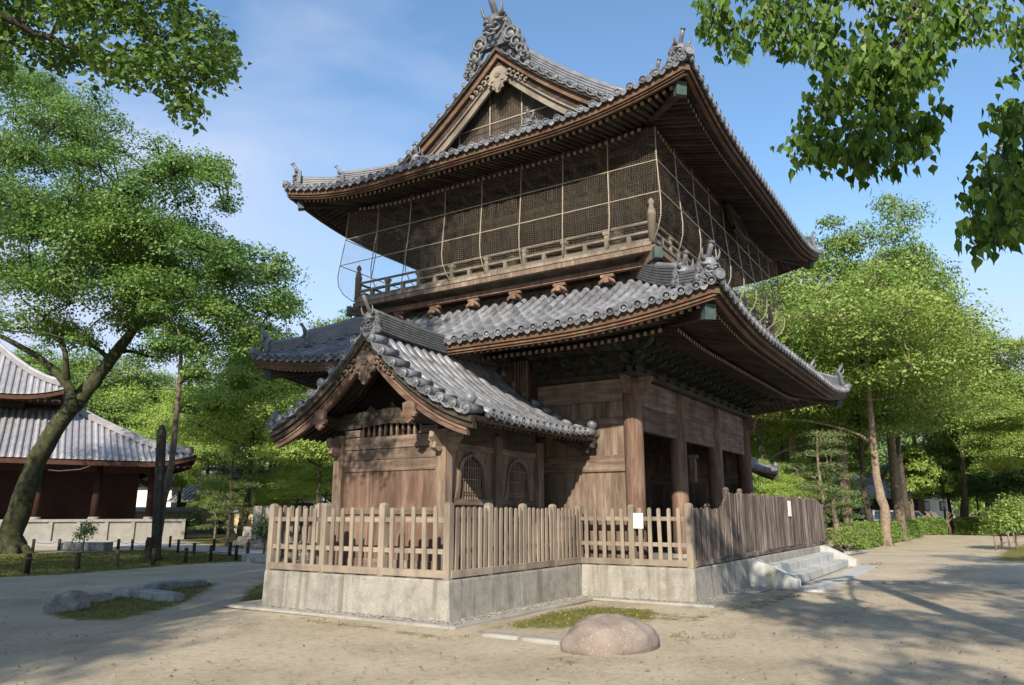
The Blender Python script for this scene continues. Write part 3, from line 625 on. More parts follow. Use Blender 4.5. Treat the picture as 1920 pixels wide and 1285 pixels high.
# name plaque under the upper eave
mb = MB(); m = Matrix.Rotation(R(-14), 3, 'X'); mb.box((18.5, 4.78, 8.92), (1.1, .07, .62), m); pq = mb.build('name_plaque', M['red'], gate)
mb = MB()
for dx, dz, w, h in ((-.60, 0, .10, .82), (.60, 0, .10, .82), (0, .36, 1.3, .10), (0, -.36, 1.3, .10)):
    mb.box(Vector((18.5, 4.76, 8.92))+m @ Vector((dx, -.01, dz)), (w, .11, h), m)
mb.build('plaque_frame', M['wood_dark'], pq, bevel=.01)
# ---- upper hip-and-gable roof
up_ = Roof(12.17, 24.89, 3.76, 14.64, 9.38, .36, .057, .50, 3.3, .266, .070)
VX0, VX1 = 13.95, 24.89-1.78; RZ = up_.S(5.44, 9)
def fdS(t):
    x = up_.x0+t
    return 5.42 if VX0 < x < VX1 else min(t, up_.f['S'][3]-t, 2.6)
upr = full_roof(up_, 2.5, 'upper_roof', .26, 2.9, fdepth={'S': fdS, 'N': fdS, 'W': lambda t: 2.5, 'E': lambda t: 2.5})
hips(up_, upr, 2.2, 1.05, .50, .46)
# ---- gable of the upper roof
def verge(mb, r, xo, dx, da, db, step, ln, rad, faces='SN'):
    K = int((db-da)/step)
    for fc in faces:
        for k in range(K+1):
            d = da+k*step; y = r.y0+d if fc == 'S' else r.y1-d; z = r.S(d, 9)+.06; vs = []
            c0 = Vector((xo, y, z)); c1 = Vector((xo+dx*ln, y, z+.01))
            mb.tube([c0, c1], [rad*1.05, rad*.95], 12); r.cap(mb, c0, (-dx, 0, 0), rad)
            # flat lip between two round tiles
            yy = y+(step/2 if fc == 'S' else -step/2); zz = r.S(d+step/2, 9)+.03; s = 1 if fc == 'S' else -1; up = (r.S(d+step, 9)-r.S(d, 9))/step
            A = []
            for i in range(6):
                q = (i/5-.5)*step*.8; A.append((yy+s*q, zz+q*up-.05*math.cos(q/step*math.pi*1.2)))
            o = [(a, b) for a, b in A]+[(a, b-.035) for a, b in reversed(A)]
            mb.prism(o, (xo-dx*.01, 0, 0), (0, 1, 0), (0, 0, 1), (dx*ln, 0, 0))
def curve_pts(r, x, da, db, n=16, dz=0, half=None):
    """both slopes of a gable verge at x, from one eave over the ridge to the other"""
    P_ = []
    for i in range(n+1):
        d = da+(db-da)*i/n; P_.append(Vector((x, r.y0+d, r.S(d, 9)+dz)))
    Q = [Vector((x, r.y0+r.y1-p.y, p.z)) for p in reversed(P_[:-1])]
    return P_+Q if half is None else P_
for (xv, dx) in ((VX0, 1), (VX1, -1)):
    for fc in 'SN': mb = MB(); verge(mb, up_, xv-dx*.10, dx, 1.7, 5.2, .255, .42, .072, fc); mb.build('verge_tiles', M['tile'], upr)
    for nm, x, z0, z1, w, mt in (('verge_batten', xv-dx*.02, -.10, .0, .10, 'wood_mossy'), ('verge_board', xv+dx*.06, -.27, -.10, .08, 'fascia'), ('barge_board', xv+dx*.17, -.50, -.27, .09, 'wood_dark'), ('lower_barge_board', xv+dx*.20, -.74, -.50, .07, 'wood_pale')):
        mb = MB(); mb.sweep(curve_pts(up_, x, 1.5, 5.44), [(-w/2, z0), (w/2, z0), (w/2, z1), (-w/2, z1)], side=(1, 0, 0)); 
        mb.build(nm, M[mt], upr)
    mb = MB(); mb.sweep(curve_pts(up_, xv+dx*.13, 1.5, 5.44), [(-.03, -.53), (.03, -.53), (.03, -.48), (-.03, -.48)], side=(1, 0, 0)); mb.build('barge_moulding', M['wood_pale'], upr)
    xg = xv+dx*.62; mb = MB(); K = 30; ya = up_.y0+1.55; yb = up_.y1-1.55
    for k in range(K):
        y0 = ya+(yb-ya)*k/K; y1 = ya+(yb-ya)*(k+1)/K; ym = (y0+y1)/2; d = min(ym-up_.y0, up_.y1-ym); zt = up_.S(d, 9)-.28
        mb.bb((xg-.02, y0+.004, 10.2), (xg+.02, y1-.004, max(10.3, zt)))
    mb.build('gable_planks', M['wood_dark'], upr)
    mb = MB(); xb = xg-dx*.10
    mb.bb((xb-.03, ya+.9, 10.36), (xb+.03, yb-.9, 10.62)); mb.build('gable_sill', M['wood_pale'], upr)
    mb = MB()
    for y in (6.9, 7.8, 8.75, 9.7, 10.65, 11.5):
        d = min(y-up_.y0, up_.y1-y); mb.tube([(xb-dx*.06, y, 10.5), (xb-dx*.06, y, up_.S(d, 9)-.35)], .016, 6)
    mb.tube([(xb-dx*.07, 7.6, 11.25), (xb-dx*.07, 10.8, 11.25)], .018, 6); mb.build('gable_net_frame', M['pole'], upr)
    mb = MB(); N = []
    for k in range(25):
        y = 6.3+(12.1-6.3)*k/24; d = min(y-up_.y0, up_.y1-y); N += [(xb-dx*.05, y, 10.45), (xb-dx*.05, y, max(10.5, up_.S(d, 9)-.45))]
    mb.add(N, [(2*i, 2*i+1, 2*i+3, 2*i+2) for i in range(24)], (0, 0, 1), r=.3); mb.build('gable_net', M['net'], upr)
    mb = MB(); gegyo(mb, (xv+dx*.09, CY, RZ-.50), (-dx, 0, 0), .72); mb.build('gable_pendant', M['wood_pale'], upr)
    mb = MB(); onigawara(mb, (xv-dx*.06, CY, RZ+.02), (-dx, 0, 0), .98, .7, .92, fins=True); mb.build('ridge_end_tile', M['tile_dk'], upr)
    for fc in (0, 1):
        Y = lambda d: up_.y0+d if fc == 0 else up_.y1-d
        mb = MB(); ridge(mb, [(xv+dx*.55, Y(2.2+3.2*i/10), up_.S(2.2+3.2*i/10, 9)+.02) for i in range(11)], .28, .52, 7, .07); mb.build('descending_ridge', M['tile'], upr)
        mb = MB(); onigawara(mb, (xv+dx*.55, Y(2.14), up_.S(2.14, 9)), (0, -1 if fc == 0 else 1, 0), .5, .5); mb.build('ridge_end_tile', M['tile'], upr)
        yk = 7.62 if fc == 0 else 10.78; xe = up_.x0 if dx > 0 else up_.x1
        mb = MB(); ridge(mb, [(xe+dx*(.75+1.5*i/5), yk, up_.S(.75+1.5*i/5, 9)+.02) for i in range(6)], .24, .26, 5, .06); mb.build('short_ridge', M['tile'], upr)
        mb = MB(); onigawara(mb, (xe+dx*.70, yk, up_.S(.7, 9)), (-dx, 0, 0), .46, .5); mb.build('ridge_end_tile', M['tile'], upr)
mb = MB(); ridge(mb, [(VX0+.05+(VX1-VX0-.1)*i/8, CY, RZ-.05) for i in range(9)], .34, .62, 8, .10); mb.build('main_ridge', M['tile'], upr)
# ---- bird net round the balcony
NP = [(.24, 9.32), (.25, 8.95), (.26, 8.6), (.30, 8.2), (.34, 7.8), (.36, 7.55), (.34, 7.3), (.24, 7.08), (.10, 6.94), (.03, 6.9)]
def rc(o): return [Vector((BX0-o, BY0-o, 0)), Vector((BX1+o, BY0-o, 0)), Vector((BX1+o, BY1+o, 0)), Vector((BX0-o, BY1+o, 0))]
for k in range(4):
    mb = MB(); vs = []; n = 60
    for (o, z) in NP:
        c = rc(o); a, b = c[k], c[(k+1) % 4]
        for i in range(n+1): p = a.lerp(b, i/n); q = (p-Vector((CX, CY, 0))).normalized()*(.018*math.sin(i*1.9+k)*(1 if 0 < i < n else 0)*(9.4-z)); vs.append((p.x+q.x, p.y+q.y, z))
    mb.add(vs, [(r*(n+1)+i, r*(n+1)+i+1, (r+1)*(n+1)+i+1, (r+1)*(n+1)+i) for r in range(len(NP)-1) for i in range(n)], (0, 0, 1), 0, False, .37)
    mb.build('bird_net', M['net'], gate)
    L = (rc(0)[(k+1) % 4]-rc(0)[k]).length; K = round(L/1.07)
    for i in range(K):
        mb = MB(); P_ = []; jx = (random.random()-.5)*.06
        for (o, z) in NP:
            c = rc(o); p = c[k].lerp(c[(k+1) % 4], i/K+jx*(z-9)/9); P_.append((p.x, p.y, z))
        mb.tube(P_, .0125, 6); mb.build('net_pole', M['pole'], gate)
for z, o in ((8.56, .275), (7.84, .35)):
    mb = MB(); c = rc(o); mb.sweep([(p.x, p.y, z) for p in c], [(.011*math.cos(i*math.pi/3), .011*math.sin(i*math.pi/3)) for i in range(6)], closed=True); mb.build('net_rail', M['pole'], gate)
# ------------------------------------------------------------------ side chapel (and its twin beyond the gate)
chap = empty('side_chapel', (12.0, CY, PZ), 'small wooden side chapel with curved tiled gable roof and bell-shaped windows before the gate', 'chapel')
ch = Roof(9.70, 14.25, 6.85, 11.55, 3.17, .27, .18, .10, 1.6, .245, .068)
CR = ch.S(2.35, 9)
mb = MB()
for fc in 'SN': ch.tiles(mb, fc, lambda t: 2.3, smin=.46, smax=4.55-.46)
crf = mb.build('roof', M['tile'], chap)
for a_ in ((9.62, 1), (14.33, -1)):
    for fc in 'SN': mb = MB(); verge(mb, ch, *a_, .06, 2.20, .262, .42, .077, fc); mb.build('verge_tiles', M['tile'], crf)
mb = MB()
for x0, x1 in ((9.72, 14.23),):
    P_ = curve_pts(ch, (x0+x1)/2, .02, 2.35, 14, 0); w = (x1-x0)/2
    mb.sweep(P_, [(-w, -.10), (w, -.10), (w, -.035), (-w, -.035)], side=(1, 0, 0))
mb.build('roof_boards', M['wood_dark'], crf)
for xv, dx in ((9.70, 1), (14.25, -1)):
    for nm, x, z0, z1, w, mt in (('verge_batten', xv+dx*.05, -.15, -.055, .12, 'wood_mossy'), ('verge_board', xv+dx*.10, -.25, -.155, .10, 'wood_dark')):
        mb = MB(); mb.sweep(curve_pts(ch, x, .0, 2.35), [(-w/2, z0), (w/2, z0), (w/2, z1), (-w/2, z1)], side=(1, 0, 0)); mb.build(nm, M[mt], crf)
    P_ = curve_pts(ch, xv+dx*.12, .14, 2.35); n = len(P_)
    mb = MB(); vs = []
    for i, p in enumerate(P_):
        h = .13+.06*math.sin(math.pi*i/(n-1))
        for q, u in ((-.045, -.26-h), (.045, -.26-h), (.045, -.26), (-.045, -.26)): vs.append(p+Vector((q, 0, u)))
    mb.add(vs, [(i*4+k, i*4+(k+1) % 4, (i+1)*4+(k+1) % 4, (i+1)*4+k) for i in range(n-1) for k in range(4)]+[(3, 2, 1, 0), (4*n-4, 4*n-3, 4*n-2, 4*n-1)], (0, 1, 0))
    mb.sweep([p+Vector((-dx*.055, 0, 0)) for p in P_], [(-.014, -.315), (.014, -.315), (.014, -.285), (-.014, -.285)], side=(1, 0, 0))
    mb.build('barge_board', M['wood_red'] if dx > 0 else M['wood_dark'], crf, bevel=.006)
    mb = MB(); gegyo(mb, (xv+dx*.05, CY, CR-.34), (-dx, 0, 0), .62); mb.build('gable_pendant', M['wood'], crf)
    for s in (-1, 1):
        d = 1.30; p = Vector((xv+dx*.06, CY+s*(2.35-d), ch.S(d, 9)-.42)); mb = MB()
        o = [(0, .06), (.13, .02), (.12, -.12), (.17, -.16), (.14, -.22), (.07, -.21), (.09, -.27), (.0, -.33)]
        mb.prism(o+[(-x, y) for x, y in reversed(o[1:-1])], p, (0, 1, 0), (0, 0, 1), (-dx*.06, 0, 0)); mb.build('side_pendant', M['wood_red'], crf)
    mb = MB(); onigawara(mb, (xv+dx*.10, CY, CR-.02), (-dx, 0, 0), .44, .95, .95); mb.build('ridge_end_tile', M['tile_dk'] if dx > 0 else M['plaster'], crf)
    for s in (-1, 1):
        mb = MB(); p = Vector((xv+dx*.06, CY+s*2.28, ch.S(.07, 9)))
        mb.lathe([(.05, 0), (.06, .05), (.04, .08), (.07, .10), (.105, .16), (.108, .21), (.08, .27), (.025, .31), (.006, .34)], p+Vector((0, 0, .03)), n=16)
        mb.lathe([(.07, -.25), (.095, -.02), (.10, 0), (.08, .0), (.075, -.012)], p+Vector((-dx*.14, 0, .05)), (-dx, 0, 0), 14, smooth=False); mb.build('corner_jewel', M['tile'], crf)
mb = MB(); ridge(mb, [(9.86+4.3*i/8, CY, CR-.03+.07*abs(i/4-1)**2) for i in range(9)], .30, .34, 7, .07); mb.build('ridge', M['tile_dk'], crf)
mb = MB()     # purlins and common rafters under the chapel roof
for y in (CY, CY-1.3, CY+1.3): d = 2.35-abs(y-CY); mb.bb((9.86, y-.07, ch.S(d, 9)-.42), (14.1, y+.07, ch.S(d, 9)-.26))
for k in range(26):
    x = 9.95+.163*k
    for s in (-1, 1):
        Q = [Vector((x, CY+s*(2.35-d), ch.S(d, 9)-.155)) for d in (.12, .8, 1.5, 2.3)]
        for a, b in zip(Q[:-1], Q[1:]): mb.bar(a, b, .06, .09)
mb.build('rafters', M['wood_dark'], crf)
for s in (-1, 1): y = CY+s*2.27; mb = MB(); mb.bb((9.86, y-.03, 3.06), (14.1, y+.03, 3.13)); mb.build('eave_board', M['fascia'], crf)
WX0, WX1, WY0, WY1 = 10.50, 13.70, 7.98, 10.42
def cb(name, a, b, mat='wood', bev=.008):
    mb = MB(); mb.bb(a, b); return mb.build(name, M[mat], chap, bevel=bev)
for x in (WX0, 12.1, WX1):
    for y in (WY0, WY1): cb('post', (x-.11, y-.11, PZ+.02), (x+.11, y+.11, 3.04))
for x in (WX0,):
    for y, s in ((WY0, -1), (WY1, 1)):
        mb = MB(); mb.prism([(.10, 2.68), (.22, 2.64), (.33, 2.70), (.30, 2.80), (.38, 2.88), (.36, 2.98), (.10, 2.98)], (x-.05, y, 0), (0, s, 0), (0, 0, 1), (.10, 0, 0)); mb.build('beam_nose', M['wood'], chap)
        mb = MB(); mb.prism([(.10, 2.68), (.22, 2.64), (.33, 2.70), (.30, 2.80), (.38, 2.88), (.36, 2.98), (.10, 2.98)], (x, y-.05, 0), (-1, 0, 0), (0, 0, 1), (0, .10, 0)); mb.build('beam_nose', M['wood'], chap)
for x in (WX0, WX1):
    f = WY0+.11; g = WY1-.11
    mb = MB(); K = 7
    for k in range(K): mb.bb((x-.02, f+(g-f)*k/K+.002, PZ+.1), (x+.02, f+(g-f)*(k+1)/K-.002, 2.35))
    mb.build('vertical_planks', M['wood_red'], chap)
    cb('top_board', (x-.05, f, 2.76), (x+.03, g, 2.985)); cb('upper_board', (x-.035, f, 2.56), (x+.03, g, 2.752)); cb('upper_board', (x-.045, f, 2.35), (x+.03, g, 2.555))
    cb('rail', (x-.06, f, 1.58), (x+.05, g, 1.70)); cb('rail', (x-.06, f, PZ+.02), (x+.05, g, PZ+.2))
    K = 11; mb = MB()
    for k in range(K): y = f+.42+(g-f-.84)*k/(K-1); mb.bb((x-.02, y-.018, 2.98), (x+.02, y+.018, 3.22))
    mb.build('lattice_bars', M['wood'], chap)
    for s, y in ((1, f), (-1, g)): cb('bracket_arm', (x-.06, min(y, y+s*.38), 3.00), (x+.06, max(y, y+s*.38), 3.13))
    mb = MB(); o = [(WY0-.12, 3.17), (WY0+.1, 3.15), (CY, 3.23), (WY1-.1, 3.15), (WY1+.12, 3.17), (WY1+.12, 3.29), (WY1-.1, 3.42), (CY, 3.48), (WY0+.1, 3.42), (WY0-.12, 3.29)]
    mb.prism(o, (x-.09, 0, 0), (0, 1, 0), (0, 0, 1), (.17, 0, 0)); mb.build('rainbow_beam', M['wood_mossy'], chap, bevel=.015)
    mb = MB(); 
    for k in range(14):
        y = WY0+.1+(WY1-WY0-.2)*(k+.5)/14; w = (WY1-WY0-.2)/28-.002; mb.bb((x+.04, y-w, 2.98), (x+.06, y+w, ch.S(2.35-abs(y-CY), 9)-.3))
    mb.build('gable_back_boards', M['dark'], chap)  # boards coloured near-black as the shade inside the gable
for y, s in ((WY0, -1), (WY1, 1)):
    for xa, xb in ((WX0+.11, 12.1-.11), (12.1+.11, WX1-.11)):
        cb('rail', (xa, y-.055, 1.74), (xb, y+.055, 1.85), 'wood'); cb('rail', (xa, y-.055, 2.70), (xb, y+.055, 2.82), 'wood'); cb('rail', (xa, y-.055, PZ+.02), (xb, y+.055, PZ+.2), 'wood')
        mb = MB(); K = 5
        for k in range(K): mb.bb((xa+(xb-xa)*k/K+.002, y-.02, PZ+.2), (xa+(xb-xa)*(k+1)/K-.002, y+.02, 1.74))
        mb.build('lower_planks', M['wood'], chap)
        xm = (xa+xb)/2; z0 = 1.85
        # bell-shaped window: board with the opening, frame and bars
        inn = [(.42, 0), (.38, .20), (.36, .42), (.33, .56), (.25, .66), (.15, .71), (.07, .735), (0, .77)]
        full = inn+[(-a, b) for a, b in reversed(inn[:-1])]; outn = [(a*1.17, b*1.09) for a, b in full]; outn[0] = (.54, 0); outn[-1] = (-.54, 0)
        mb = MB(); yf = y+s*.06
        vs = [(xm+a, yf, z0+b) for a, b in full]+[(xm+a, yf, z0+b) for a, b in outn]+[(xm+a, y, z0+b) for a, b in full]+[(xm+a, y, z0+b) for a, b in outn]; n = len(full)
        fs = [(i, i+1, n+i+1, n+i) for i in range(n-1)]+[(i, i+1, 2*n+i+1, 2*n+i) for i in range(n-1)]+[(n+i, n+i+1, 3*n+i+1, 3*n+i) for i in range(n-1)]
        mb.add(vs, fs, (0, 0, 1)); fr = mb.build('window_frame', M['wood'], chap)
        mb = MB(); H = .85; Wd = (xb-xa)/2   # board around the opening, as strips
        for k in range(30):
            a0 = -Wd+2*Wd*k/30; a1 = -Wd+2*Wd*(k+1)/30; am = abs((a0+a1)/2); h = 0
            if am < .45:
                h = np.interp(-am, [-p[0]*1.08 for p in inn], [p[1]*1.04 for p in inn])
            mb.bb((xm+a0, y-.018, z0+h), (xm+a1, y+.018, z0+H), r=.5)
        mb.build('window_board', M['wood'], chap)
        mb = MB()
        for k in range(11):
            a = -.38+.76*k/10; h = np.interp(-abs(a), [-p[0] for p in inn], [p[1] for p in inn]); mb.bb((xm+a-.014, y-.01, z0), (xm+a+.014, y+.018, z0+h-.01), r=.8)
        for zz in (.07, .12, .34, .55): mb.bb((xm-.35, y-.014, z0+zz), (xm+.32, y+.022, z0+zz+.018), r=.6)
        mb.build('window_bars', M['wood'], fr)
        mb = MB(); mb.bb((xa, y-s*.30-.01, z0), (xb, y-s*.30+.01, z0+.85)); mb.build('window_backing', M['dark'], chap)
    cb('head_board', (WX0+.11, y-.04, 2.82), (WX1-.11, y+.04, 3.22), 'wood_mossy')
ch2 = copy_tree(chap); ch2.rotation_euler = (0, 0, math.pi); ch2.location = (2*CX-12.0+2.9, CY, PZ); ch2['label'] = 'matching side chapel mostly hidden at the far end of the gate, one curved eave showing'
# slatted stair shaft between chapel and gate
mb = MB()
for k in range(9): mb.bb((13.95, 8.35+.075*k, 3.2), (13.985, 8.35+.075*k+.05, 4.9))
ss = mb.build('stair_slats', M['wood'], gate)
mb = MB(); mb.bb((14.0, 8.3, 3.0), (14.33, 10.1, 5.0)); mb.build('stair_shaft', M['wood_dark'], gate)
# ------------------------------------------------------------------ stone platform
OUT = [(9.56, 7.13), (13.98, 7.13), (13.98, 4.80), (27.25, 4.80), (27.25, 13.6), (13.98, 13.6), (13.98, 11.27), (9.56, 11.27)]
plat = empty('stone_platform', (CX, CY, 0), 'granite block platform under the gate and chapel with wide front steps', 'stone platform')
mb = MB(); n = len(OUT)
for i in range(n):
    a = Vector((*OUT[i], 0)); b = Vector((*OUT[(i+1) % n], 0)); L = (b-a).length; d = (b-a)/L; rt_ = Vector((d.y, -d.x, 0)); K = max(1, round(L/1.95)); m = Matrix((d, rt_, Vector((0, 0, 1)))).transposed()
    xs = [0.0]+[L*(k+random.uniform(-.06, .06))/K for k in range(1, K)]+[L]
    for k in range(K):
        c = a+d*((xs[k]+xs[k+1])/2)-rt_*.15; zt = .605
        w = xs[k+1]-xs[k]-.006; sh = .02
        P_ = []
        for (z, off) in ((0, .018), (.57, 0), (.605, -.012)):
            for (u, v) in ((-w/2, -.15), (w/2, -.15), (w/2, .15+off), (-w/2, .15+off)): P_.append(c+d*u+rt_*v+Vector((0, 0, z)))
        mb.add(P_, [(0, 3, 2, 1), (8, 9, 10, 11)]+[(4*r+k2, 4*r+(k2+1) % 4, 4*r+4+(k2+1) % 4, 4*r+4+k2) for r in (0, 1) for k2 in range(4)], d)
mb.build('facing_blocks', M['stone'], plat, bevel=.008)
mb = MB(); ins = .29; P_ = [(9.85, 7.42), (14.27, 7.42), (14.27, 5.09), (26.96, 5.09), (26.96, 13.31), (14.27, 13.31), (14.27, 10.98), (9.85, 10.98)]
mb.prism(P_, (0, 0, .02), (1, 0, 0), (0, 1, 0), (0, 0, .583)); mb.build('floor_slab', M['stone'], plat)
m, n_, l_, b_ = nodes('cobble_gutter'); tc_ = n_.new('ShaderNodeTexCoord'); vo = n_.new('ShaderNodeTexVoronoi'); vo.inputs['Scale'].default_value = 11; l_.new(tc_.outputs['Object'], vo.inputs['Vector'])
ve = n_.new('ShaderNodeTexVoronoi'); ve.feature = 'DISTANCE_TO_EDGE'; ve.inputs['Scale'].default_value = 11; l_.new(tc_.outputs['Object'], ve.inputs['Vector'])
cc = ramp_out(n_, l_, ve.outputs[0], [(.02, (.16, .13, .09)), (.12, (1, 1, 1))]); c2 = ramp_out(n_, l_, vo.outputs['Color'], [(.2, (.30, .28, .25)), (.8, (.46, .44, .40))])
l_.new(mixc(n_, l_, 1.0, c2, cc, 'MULTIPLY'), b_.inputs['Base Color']); b_.inputs['Roughness'].default_value = .9; bump(n_, l_, ve.outputs[0], b_, .8, .03); M['cobble'] = m
O3 = [(x, y, 0) for x, y in OUT]
mb = MB(); mb.sweep(O3, [(-.02, -.05), (.36, -.05), (.36, .018), (-.02, .022)], closed=True); tag(solo(mb, 'cobble_gutter', M['cobble'], None, None), kind='structure')
mb = MB()
for i in range(n):
    a = Vector((*OUT[i], 0)); b = Vector((*OUT[(i+1) % n], 0)); d = (b-a).normalized(); rt_ = Vector((d.y, -d.x, 0)); 
    cv = lambda j: (Vector((*OUT[(j+1) % n], 0))-Vector((*OUT[j % n], 0))).cross(Vector((*OUT[(j+2) % n], 0))-Vector((*OUT[(j+1) % n], 0))).z > 0
    A = a+rt_*.43-d*(.49 if cv(i-1) else -.37); B = b+rt_*.43+d*(.37 if cv(i) else -.49); L = (B-A).length; K = max(1, round(L/1.1)); mm = Matrix((d, rt_, Vector((0, 0, 1)))).transposed()
    for k in range(K): mb.box(A+d*(L*(k+.5)/K)+Vector((0, 0, .012)), (L/K-.008, .12, .045), mm)
o = solo(mb, 'kerb_stones', M['stone_pale'], None, None, bevel=.006); tag(o, kind='structure')
SX0, SX1, SY = 17.65, 26.3, 3.78
stp = MB()
for (y0, y1, z) in ((4.43, 4.80, .41), (4.02, 4.425, .205)):
    for k in range(4):
        a = SX0+.33+(SX1-SX0-.66)*k/4; b = SX0+.33+(SX1-SX0-.66)*(k+1)/4; stp.bb((a+.003, y0-.03, 0), (b-.003, y1, z))
stp.build('steps', M['stone_blue'], plat, bevel=.012)
for x in (SX0, SX1-.30):
    mb = MB(); mb.prism([(4.79, 0), (4.79, .585), (4.62, .575), (SY+.02, .20), (SY, .18), (SY, 0)], (x, 0, 0), (0, 1, 0), (0, 0, 1), (.30, 0, 0)); mb.build('stair_cheek', M['stone_blue'], plat, bevel=.012)
mb = MB()
for k in range(7): a = SX0-.3+(SX1-SX0+.6)*k/7; b = a+(SX1-SX0+.6)/7; mb.bb((a+.003, 3.22, -.02), (b-.003, SY-.01, .03))
mb.build('stair_apron', M['stone_blue'], plat, bevel=.006)
# ------------------------------------------------------------------ fences on the platform edge
def board_out(w, h, hd=.5):
    return [(-w/2, 0), (w/2, 0), (w/2, h-w*hd)]+[(w/2*math.cos(a*math.pi/6), h-w*hd+w*hd*math.sin(a*math.pi/6)) for a in range(1, 6)]+[(-w/2, h-w*hd)]
def fence_bay(par, a, b, npk, pw, top, mat, zb=.74, rails_=(1.02, 1.50), thick=.024, jit=.012):
    a = Vector((*a, 0)); b = Vector((*b, 0)); L = (b-a).length; d = (b-a)/L; rt_ = Vector((d.y, -d.x, 0)); m = Matrix((d, rt_, Vector((0, 0, 1)))).transposed()
    mb = MB()
    for k in range(npk):
        t = (k+.5)/npk if npk > 8 else (k+1)/(npk+1); tp = top(t) if callable(top) else top
        p = a+d*(L*t)+Vector((0, 0, zb)); w = pw*random.uniform(.93, 1.05); h = tp-zb+random.uniform(-jit, jit); tl = random.gauss(0, .008)
        mb.prism(board_out(w, h, random.uniform(.42, .6)), p+rt_*(.035+random.uniform(0, .004))-d*tl*.5, d, (tl, 0, 1) if abs(d.x) > .5 else (0, -tl, 1), rt_*thick, grain=(0, 0, 1))
    for z in rails_: mb.box((a+b)/2+Vector((0, 0, z)), (L-.1, .045, .075), m)
    mb.build('picket_panel', M[mat], par)
    mb = MB(); mb.box((a+b)/2+Vector((0, 0, .685))+rt_*.02, (L-.005, .09, .115), m); 
    for t in (.12, .5, .88): mb.box(a+d*L*t+Vector((0, 0, .617)), (.25, .08, .02), m)
    mb.build('base_rail', M[mat], par, bevel=.006)
def post(par, x, y, h, w, mat):
    mb = MB(); o = []; 
    mb.bb((x-w/2, y-w/2, .61), (x+w/2, y+w/2, h-.05)); mb.add([(x-w/2, y-w/2, h-.05), (x+w/2, y-w/2, h-.05), (x+w/2, y+w/2, h-.05), (x-w/2, y+w/2, h-.05), (x-w*.36, y-w*.36, h-.015), (x+w*.36, y-w*.36, h-.015), (x+w*.36, y+w*.36, h-.015), (x-w*.36, y+w*.36, h-.015), (x, y, h)],
        [(0, 1, 5, 4), (1, 2, 6, 5), (2, 3, 7, 6), (3, 0, 4, 7), (4, 5, 8), (5, 6, 8), (6, 7, 8), (7, 4, 8)], (0, 0, 1)); mb.build('post', M[mat], par)
fn = empty('picket_fence', (11.7, 7.2, PZ), 'low pale round-topped picket fence round the edge of the chapel platform', 'fence')
e = .07; FX0, FY0, FX1, FYc, FY1 = 9.56+e, 7.13+e, 13.98+e, 4.80+e, 11.27-e
corners = [(FX0, FY1, FX0, FY0, 3, 5), (FX0, FY0, FX1, FY0, 4, 6), (FX1, FY0, FX1, FYc, 2, 5)]
for (xa, ya, xb, yb, K, npk) in corners:
    for k in range(K):
        A = (xa+(xb-xa)*k/K, ya+(yb-ya)*k/K); B = (xa+(xb-xa)*(k+1)/K, ya+(yb-ya)*(k+1)/K)
        fence_bay(fn, A, B, npk, .074, 1.70, 'wood_fence'); post(fn, *A, 1.78, .115, 'wood_fence')
post(fn, FX1, FYc, 1.80, .125, 'wood_fence')
fb_ = empty('picket_fence', (11.7, 11.2, PZ), 'weathered picket fence behind the chapel, tops showing over the front pickets at left', 'fence')
for k in range(4):
    A = (FX0+(FX1-FX0)*k/4, FY1); B = (FX0+(FX1-FX0)*(k+1)/4, FY1); fence_bay(fb_, B, A, 6, .074, 1.74, 'wood_fence'); post(fb_, *B, 1.80, .11, 'wood_fence')
tf = empty('tall_paling_fence', (20.5, FYc, PZ), 'tall dark weathered paling fence along the front edge of the gate platform', 'fence')
xs = [14.12, 15.15, 16.5]+[16.5+1.07*k for k in range(1, 11)]
for k in range(len(xs)-1):
    a, b = xs[k], xs[k+1]
    top = (lambda t: 1.70) if k == 0 else (lambda t: 1.70 if t < .45 else 1.70+(t-.45)/.55*.36) if k == 1 else (lambda t: 2.04) if k < 11 else (lambda t: 2.04-.2*t)
    fence_bay(tf, (a, FYc), (b, FYc), 11 if k != 1 else 13, .074, top, 'wood_tall', rails_=(.95, 1.55), jit=.02)
    if k: post(tf, a, FYc, 1.80 if k == 1 else 2.16 if k in (2, 3) else 2.09, .10, 'wood_tall')
post(tf, xs[-1], FYc, 1.9, .11, 'wood_tall')
mb = MB(); mb.box((FX1-.075, 5.87, 1.46), (.012, .20, .29)); solo(mb, 'notice_board', M['white'], 'small blank white notice board hung on the low picket fence below the corner column', 'notice board', bevel=.003)
mb = MB(); mb.box((22.1, FYc-.09, 1.73), (.34, .012, .42)); solo(mb, 'notice_board', M['white'], 'narrow white notice strip fixed to the tall dark paling fence', 'notice board', bevel=.003)
bxr = empty('notice_box', (17.28, 5.86, 2.25), 'narrow brown wooden box with a little pale roof hung on the second front column', 'notice box')
mb = MB(); mb.box((17.25, 5.82, 2.58), (.17, .12, .56)); mb.build('case', M['wood_red'], bxr, bevel=.006)
mb = MB()
for s in (-1, 1): mb.box((17.25+s*.06, 5.81, 2.90), (.15, .18, .02), Matrix.Rotation(R(s*22), 3, 'Y'))
mb.build('box_roof', M['wood_pale'], bxr)
